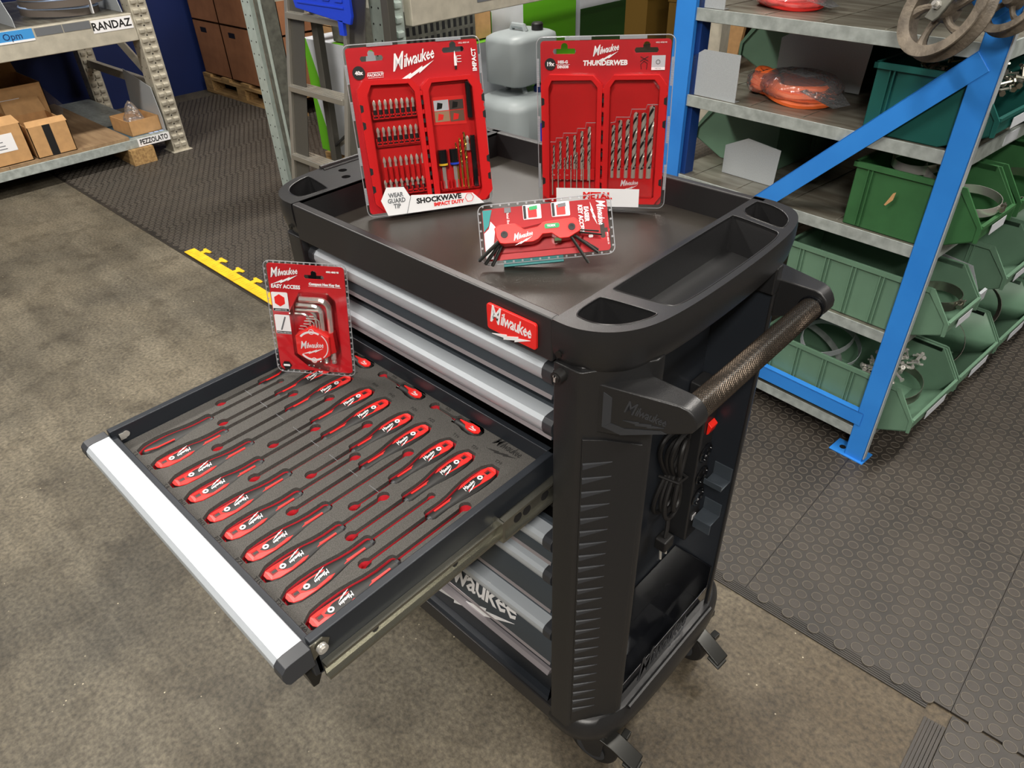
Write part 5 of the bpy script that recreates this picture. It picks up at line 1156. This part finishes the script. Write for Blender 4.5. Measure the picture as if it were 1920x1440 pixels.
def jerry(label, x, y, z, sx_, sy_, h, capm, rz=0, lab=None):
    t = thing('jerrycan', label, 'jerrycan', (x, y, z), rz)
    rings = []
    for zz, s in ((0, .9), (.01, 1), (h * .80, 1), (h * .88, .97), (h * .93, .82), (h * .95, .7)):
        rings.append([((px - .5) * sx_ * s, (py - .5) * sy_ * s, zz) for px, py in rrect(0, 0, 1, 1, .22, 4)])
    B().loft(rings).build('can_body', 'can', t, smooth=True, ang=60)
    B().tube([(-sx_ * .25, 0, h * .93), (-sx_ * .22, 0, h * 1.03), (sx_ * .08, 0, h * 1.03), (sx_ * .12, 0, h * .94)], .014, 8).build('carry_handle', 'can', t, smooth=True)
    B().lathe([(.026, 0), (.028, .005), (.028, .03), (.022, .036)], 16, T=TR(sx_ * .22, sy_ * .18, h * .94)).build('screw_cap', capm, t, smooth=True)
    if lab: B().box((sx_ * .5, -sy_ * .1, h * .25), (sx_ * .5 + .002, sy_ * .42, h * .62)).build('can_label', 'bluep', t); write('label_lettering', 'AdBlue', .05, 'white', t, TR(sx_ * .5 + .003, sy_ * .16, h * .5, pi / 2) @ FR, ext=.0004); B().box((sx_ * .5, -sy_ * .1, .02), (sx_ * .5 + .002, sy_ * .42, h * .24)).build('can_label', 'blackp', t)
    return t
jerry('grey translucent jerrycan with a black cap standing on top of the others', -2.10, 2.22, .542, .24, .32, .235, 'black')
jerry('wide translucent jerrycan with a dark blue cap and a blue label', -2.08, 2.18, .155, .32, .38, .36, 'wallblue', lab=True)
st = thing('crate_stand', 'low dark crate supporting the lower jerrycan', 'crate', (-2.26, 1.98, .0062)); B().box((0, 0, 0), (.36, .385, .146)).build('crate_body', 'racks', st)
bk = thing('blue_bucket', 'light blue plastic bucket right of the labelled jerrycan', 'bucket', (-1.92, 2.55, .0062)); B().lathe([(.09, 0), (.11, .34), (.115, .345), (.105, .34), (.088, .01)], 24, caps=False).build('bucket_body', 'lblue', bk, smooth=True)
B().tube([(.11 * cos(a), .11 * sin(a) , .34 + .0 * a) for a in [pi * k / 8 for k in range(9)]], .004, 6).build('bucket_handle', 'lblue', bk, smooth=True)

# folding step ladder standing before the rack
ld = thing('step_ladder', 'aluminium step ladder standing between the trolley and the central rack', 'ladder', (-2.43, .99, 0))
ln = .19
def railp(x0, x1, y0, lean, d_, name, m_, H=1.15): B().add([(x0, y0, .0065), (x1, y0, .0065), (x1, y0 + d_, .0065), (x0, y0 + d_, .0065), (x0, y0 + lean * H, H), (x1, y0 + lean * H, H), (x1, y0 + d_ + lean * H, H), (x0, y0 + d_ + lean * H, H)], [(0, 3, 2, 1), (4, 5, 6, 7), (0, 1, 5, 4), (1, 2, 6, 5), (2, 3, 7, 6), (3, 0, 4, 7)]).build(name, m_, ld, bevel=.002)
lm_ = mat('ladder_aluminium', (178, 175, 166), .35, metal=.7, bump=.1, bscale=60); M['lad'] = lm_
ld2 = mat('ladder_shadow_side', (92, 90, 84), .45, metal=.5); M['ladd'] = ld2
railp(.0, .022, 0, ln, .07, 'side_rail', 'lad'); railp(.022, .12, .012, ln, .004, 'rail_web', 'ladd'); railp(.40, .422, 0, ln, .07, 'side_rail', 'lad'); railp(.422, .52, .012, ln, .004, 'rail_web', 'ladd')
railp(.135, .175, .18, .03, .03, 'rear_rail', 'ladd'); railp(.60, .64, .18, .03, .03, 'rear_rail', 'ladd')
for k, z in enumerate((.14, .41, .685, .955)):
    y = ln * z; b = B(); b.box((.022, y - .012, z - .022), (.40, y + .060, z)); tr = b.build('tread', 'lad', ld, bevel=.002)
    for q in range(4): B().box((.022, y - .008 + q * .017, z), (.40, y + .001 + q * .017, z + .0022)).build('tread_groove', 'lad', tr)
B().tube([(.14, .24, .43), (.42, .26, .62)], .011, 8).build('cross_brace', 'lad', ld)
B().tube([(.15, .20, .43), (.43, .22, .62)], .006, 8).build('cross_brace', 'black', ld)
bt2 = thing('blue_tool_tray', 'royal blue moulded plastic tray clipped on the ladder rungs', 'tray', (-2.285, 1.137, .983))
B().prism([(-.01, .03), (.0, .0), (.345, -.03), (.36, .0), (.36, .20), (-.01, .20)], .0, .012, 'y').build('tray_panel', 'bluep', bt2, bevel=.002)
for k in range(4): B().prism(xz(rrect(30 + k * 80, 40, 80 + k * 80, 85, 6)), -.003, .0, 'y').build('raised_square', 'bluep', bt2)
B().box((.02, -.003, .02), (.32, 0, .026)).build('raised_line', 'bluep', bt2); B().box((-.03, .0, .06), (-.01, .01, .08)).build('side_lug', 'bluep', bt2); B().box((.27, .0, -.07), (.30, .012, -.02)).build('clip', 'bluep', bt2)

# far background beyond the racks
fr_ = thing('far_rack', 'dim far rack with yellow crates and timber between the two racks', 'rack', (-4.6, 5.4, 0))
for x in (.0, 1.6, 3.2): B().box((x, 0, 0), (x + .09, .09, 2.4)).build('rack_upright', 'rack', fr_); B().box((x + .12, .06, 0), (x + .24, .16, 2.4)).build('rack_upright', 'racks', fr_)
B().box((0, .02, .72), (3.3, .08, .86)).build('rack_beam', 'racks', fr_); B().box((0, .02, 1.5), (3.3, .08, 1.62)).build('rack_beam', 'racks', fr_); B().box((0, .1, .80), (3.3, 1.2, .83)).build('rack_board', 'wood', fr_)
B().tube([(1.7, .2, .1), (3.2, .2, 1.3)], .035, 4).build('rack_brace', 'racks', fr_)
for k, (x, z, m_, l_) in enumerate([(.3, .0, 'orangec', 'yellow crate on the floor under the far rack, left'), (1.15, .0, 'orangec', 'yellow crate on the floor under the far rack, right'), (2.0, .0, 'card', 'brown carton on the floor under the far rack'), (.5, .84, 'orangec', 'yellow crate up on the far rack board'), (1.3, .84, 'card', 'brown carton up on the far rack board'), (2.2, .84, 'cardd', 'dark carton up on the far rack board')]):
    t = thing('far_crate', l_, 'crate', (-4.6 + x, 5.65, z + (.002 if z else .0))); B().box((0, 0, 0), (.62, .5, .42)).build('crate_body', m_, t); B().box((-.008, -.008, .38), (.628, .508, .42)).build('crate_rim', m_, t)
for k, x in enumerate((-2.85, -2.62)):
    t = thing('timber_plank', 'upright timber board leaning at the far rack, %s of two' % ['left', 'right'][k], 'plank', (x, 5.2, 0)); B().prism([(0, 0), (.12, 0), (.30, 1.5), (.18, 1.5)], 0, .04, 'y').build('plank', 'card', t)
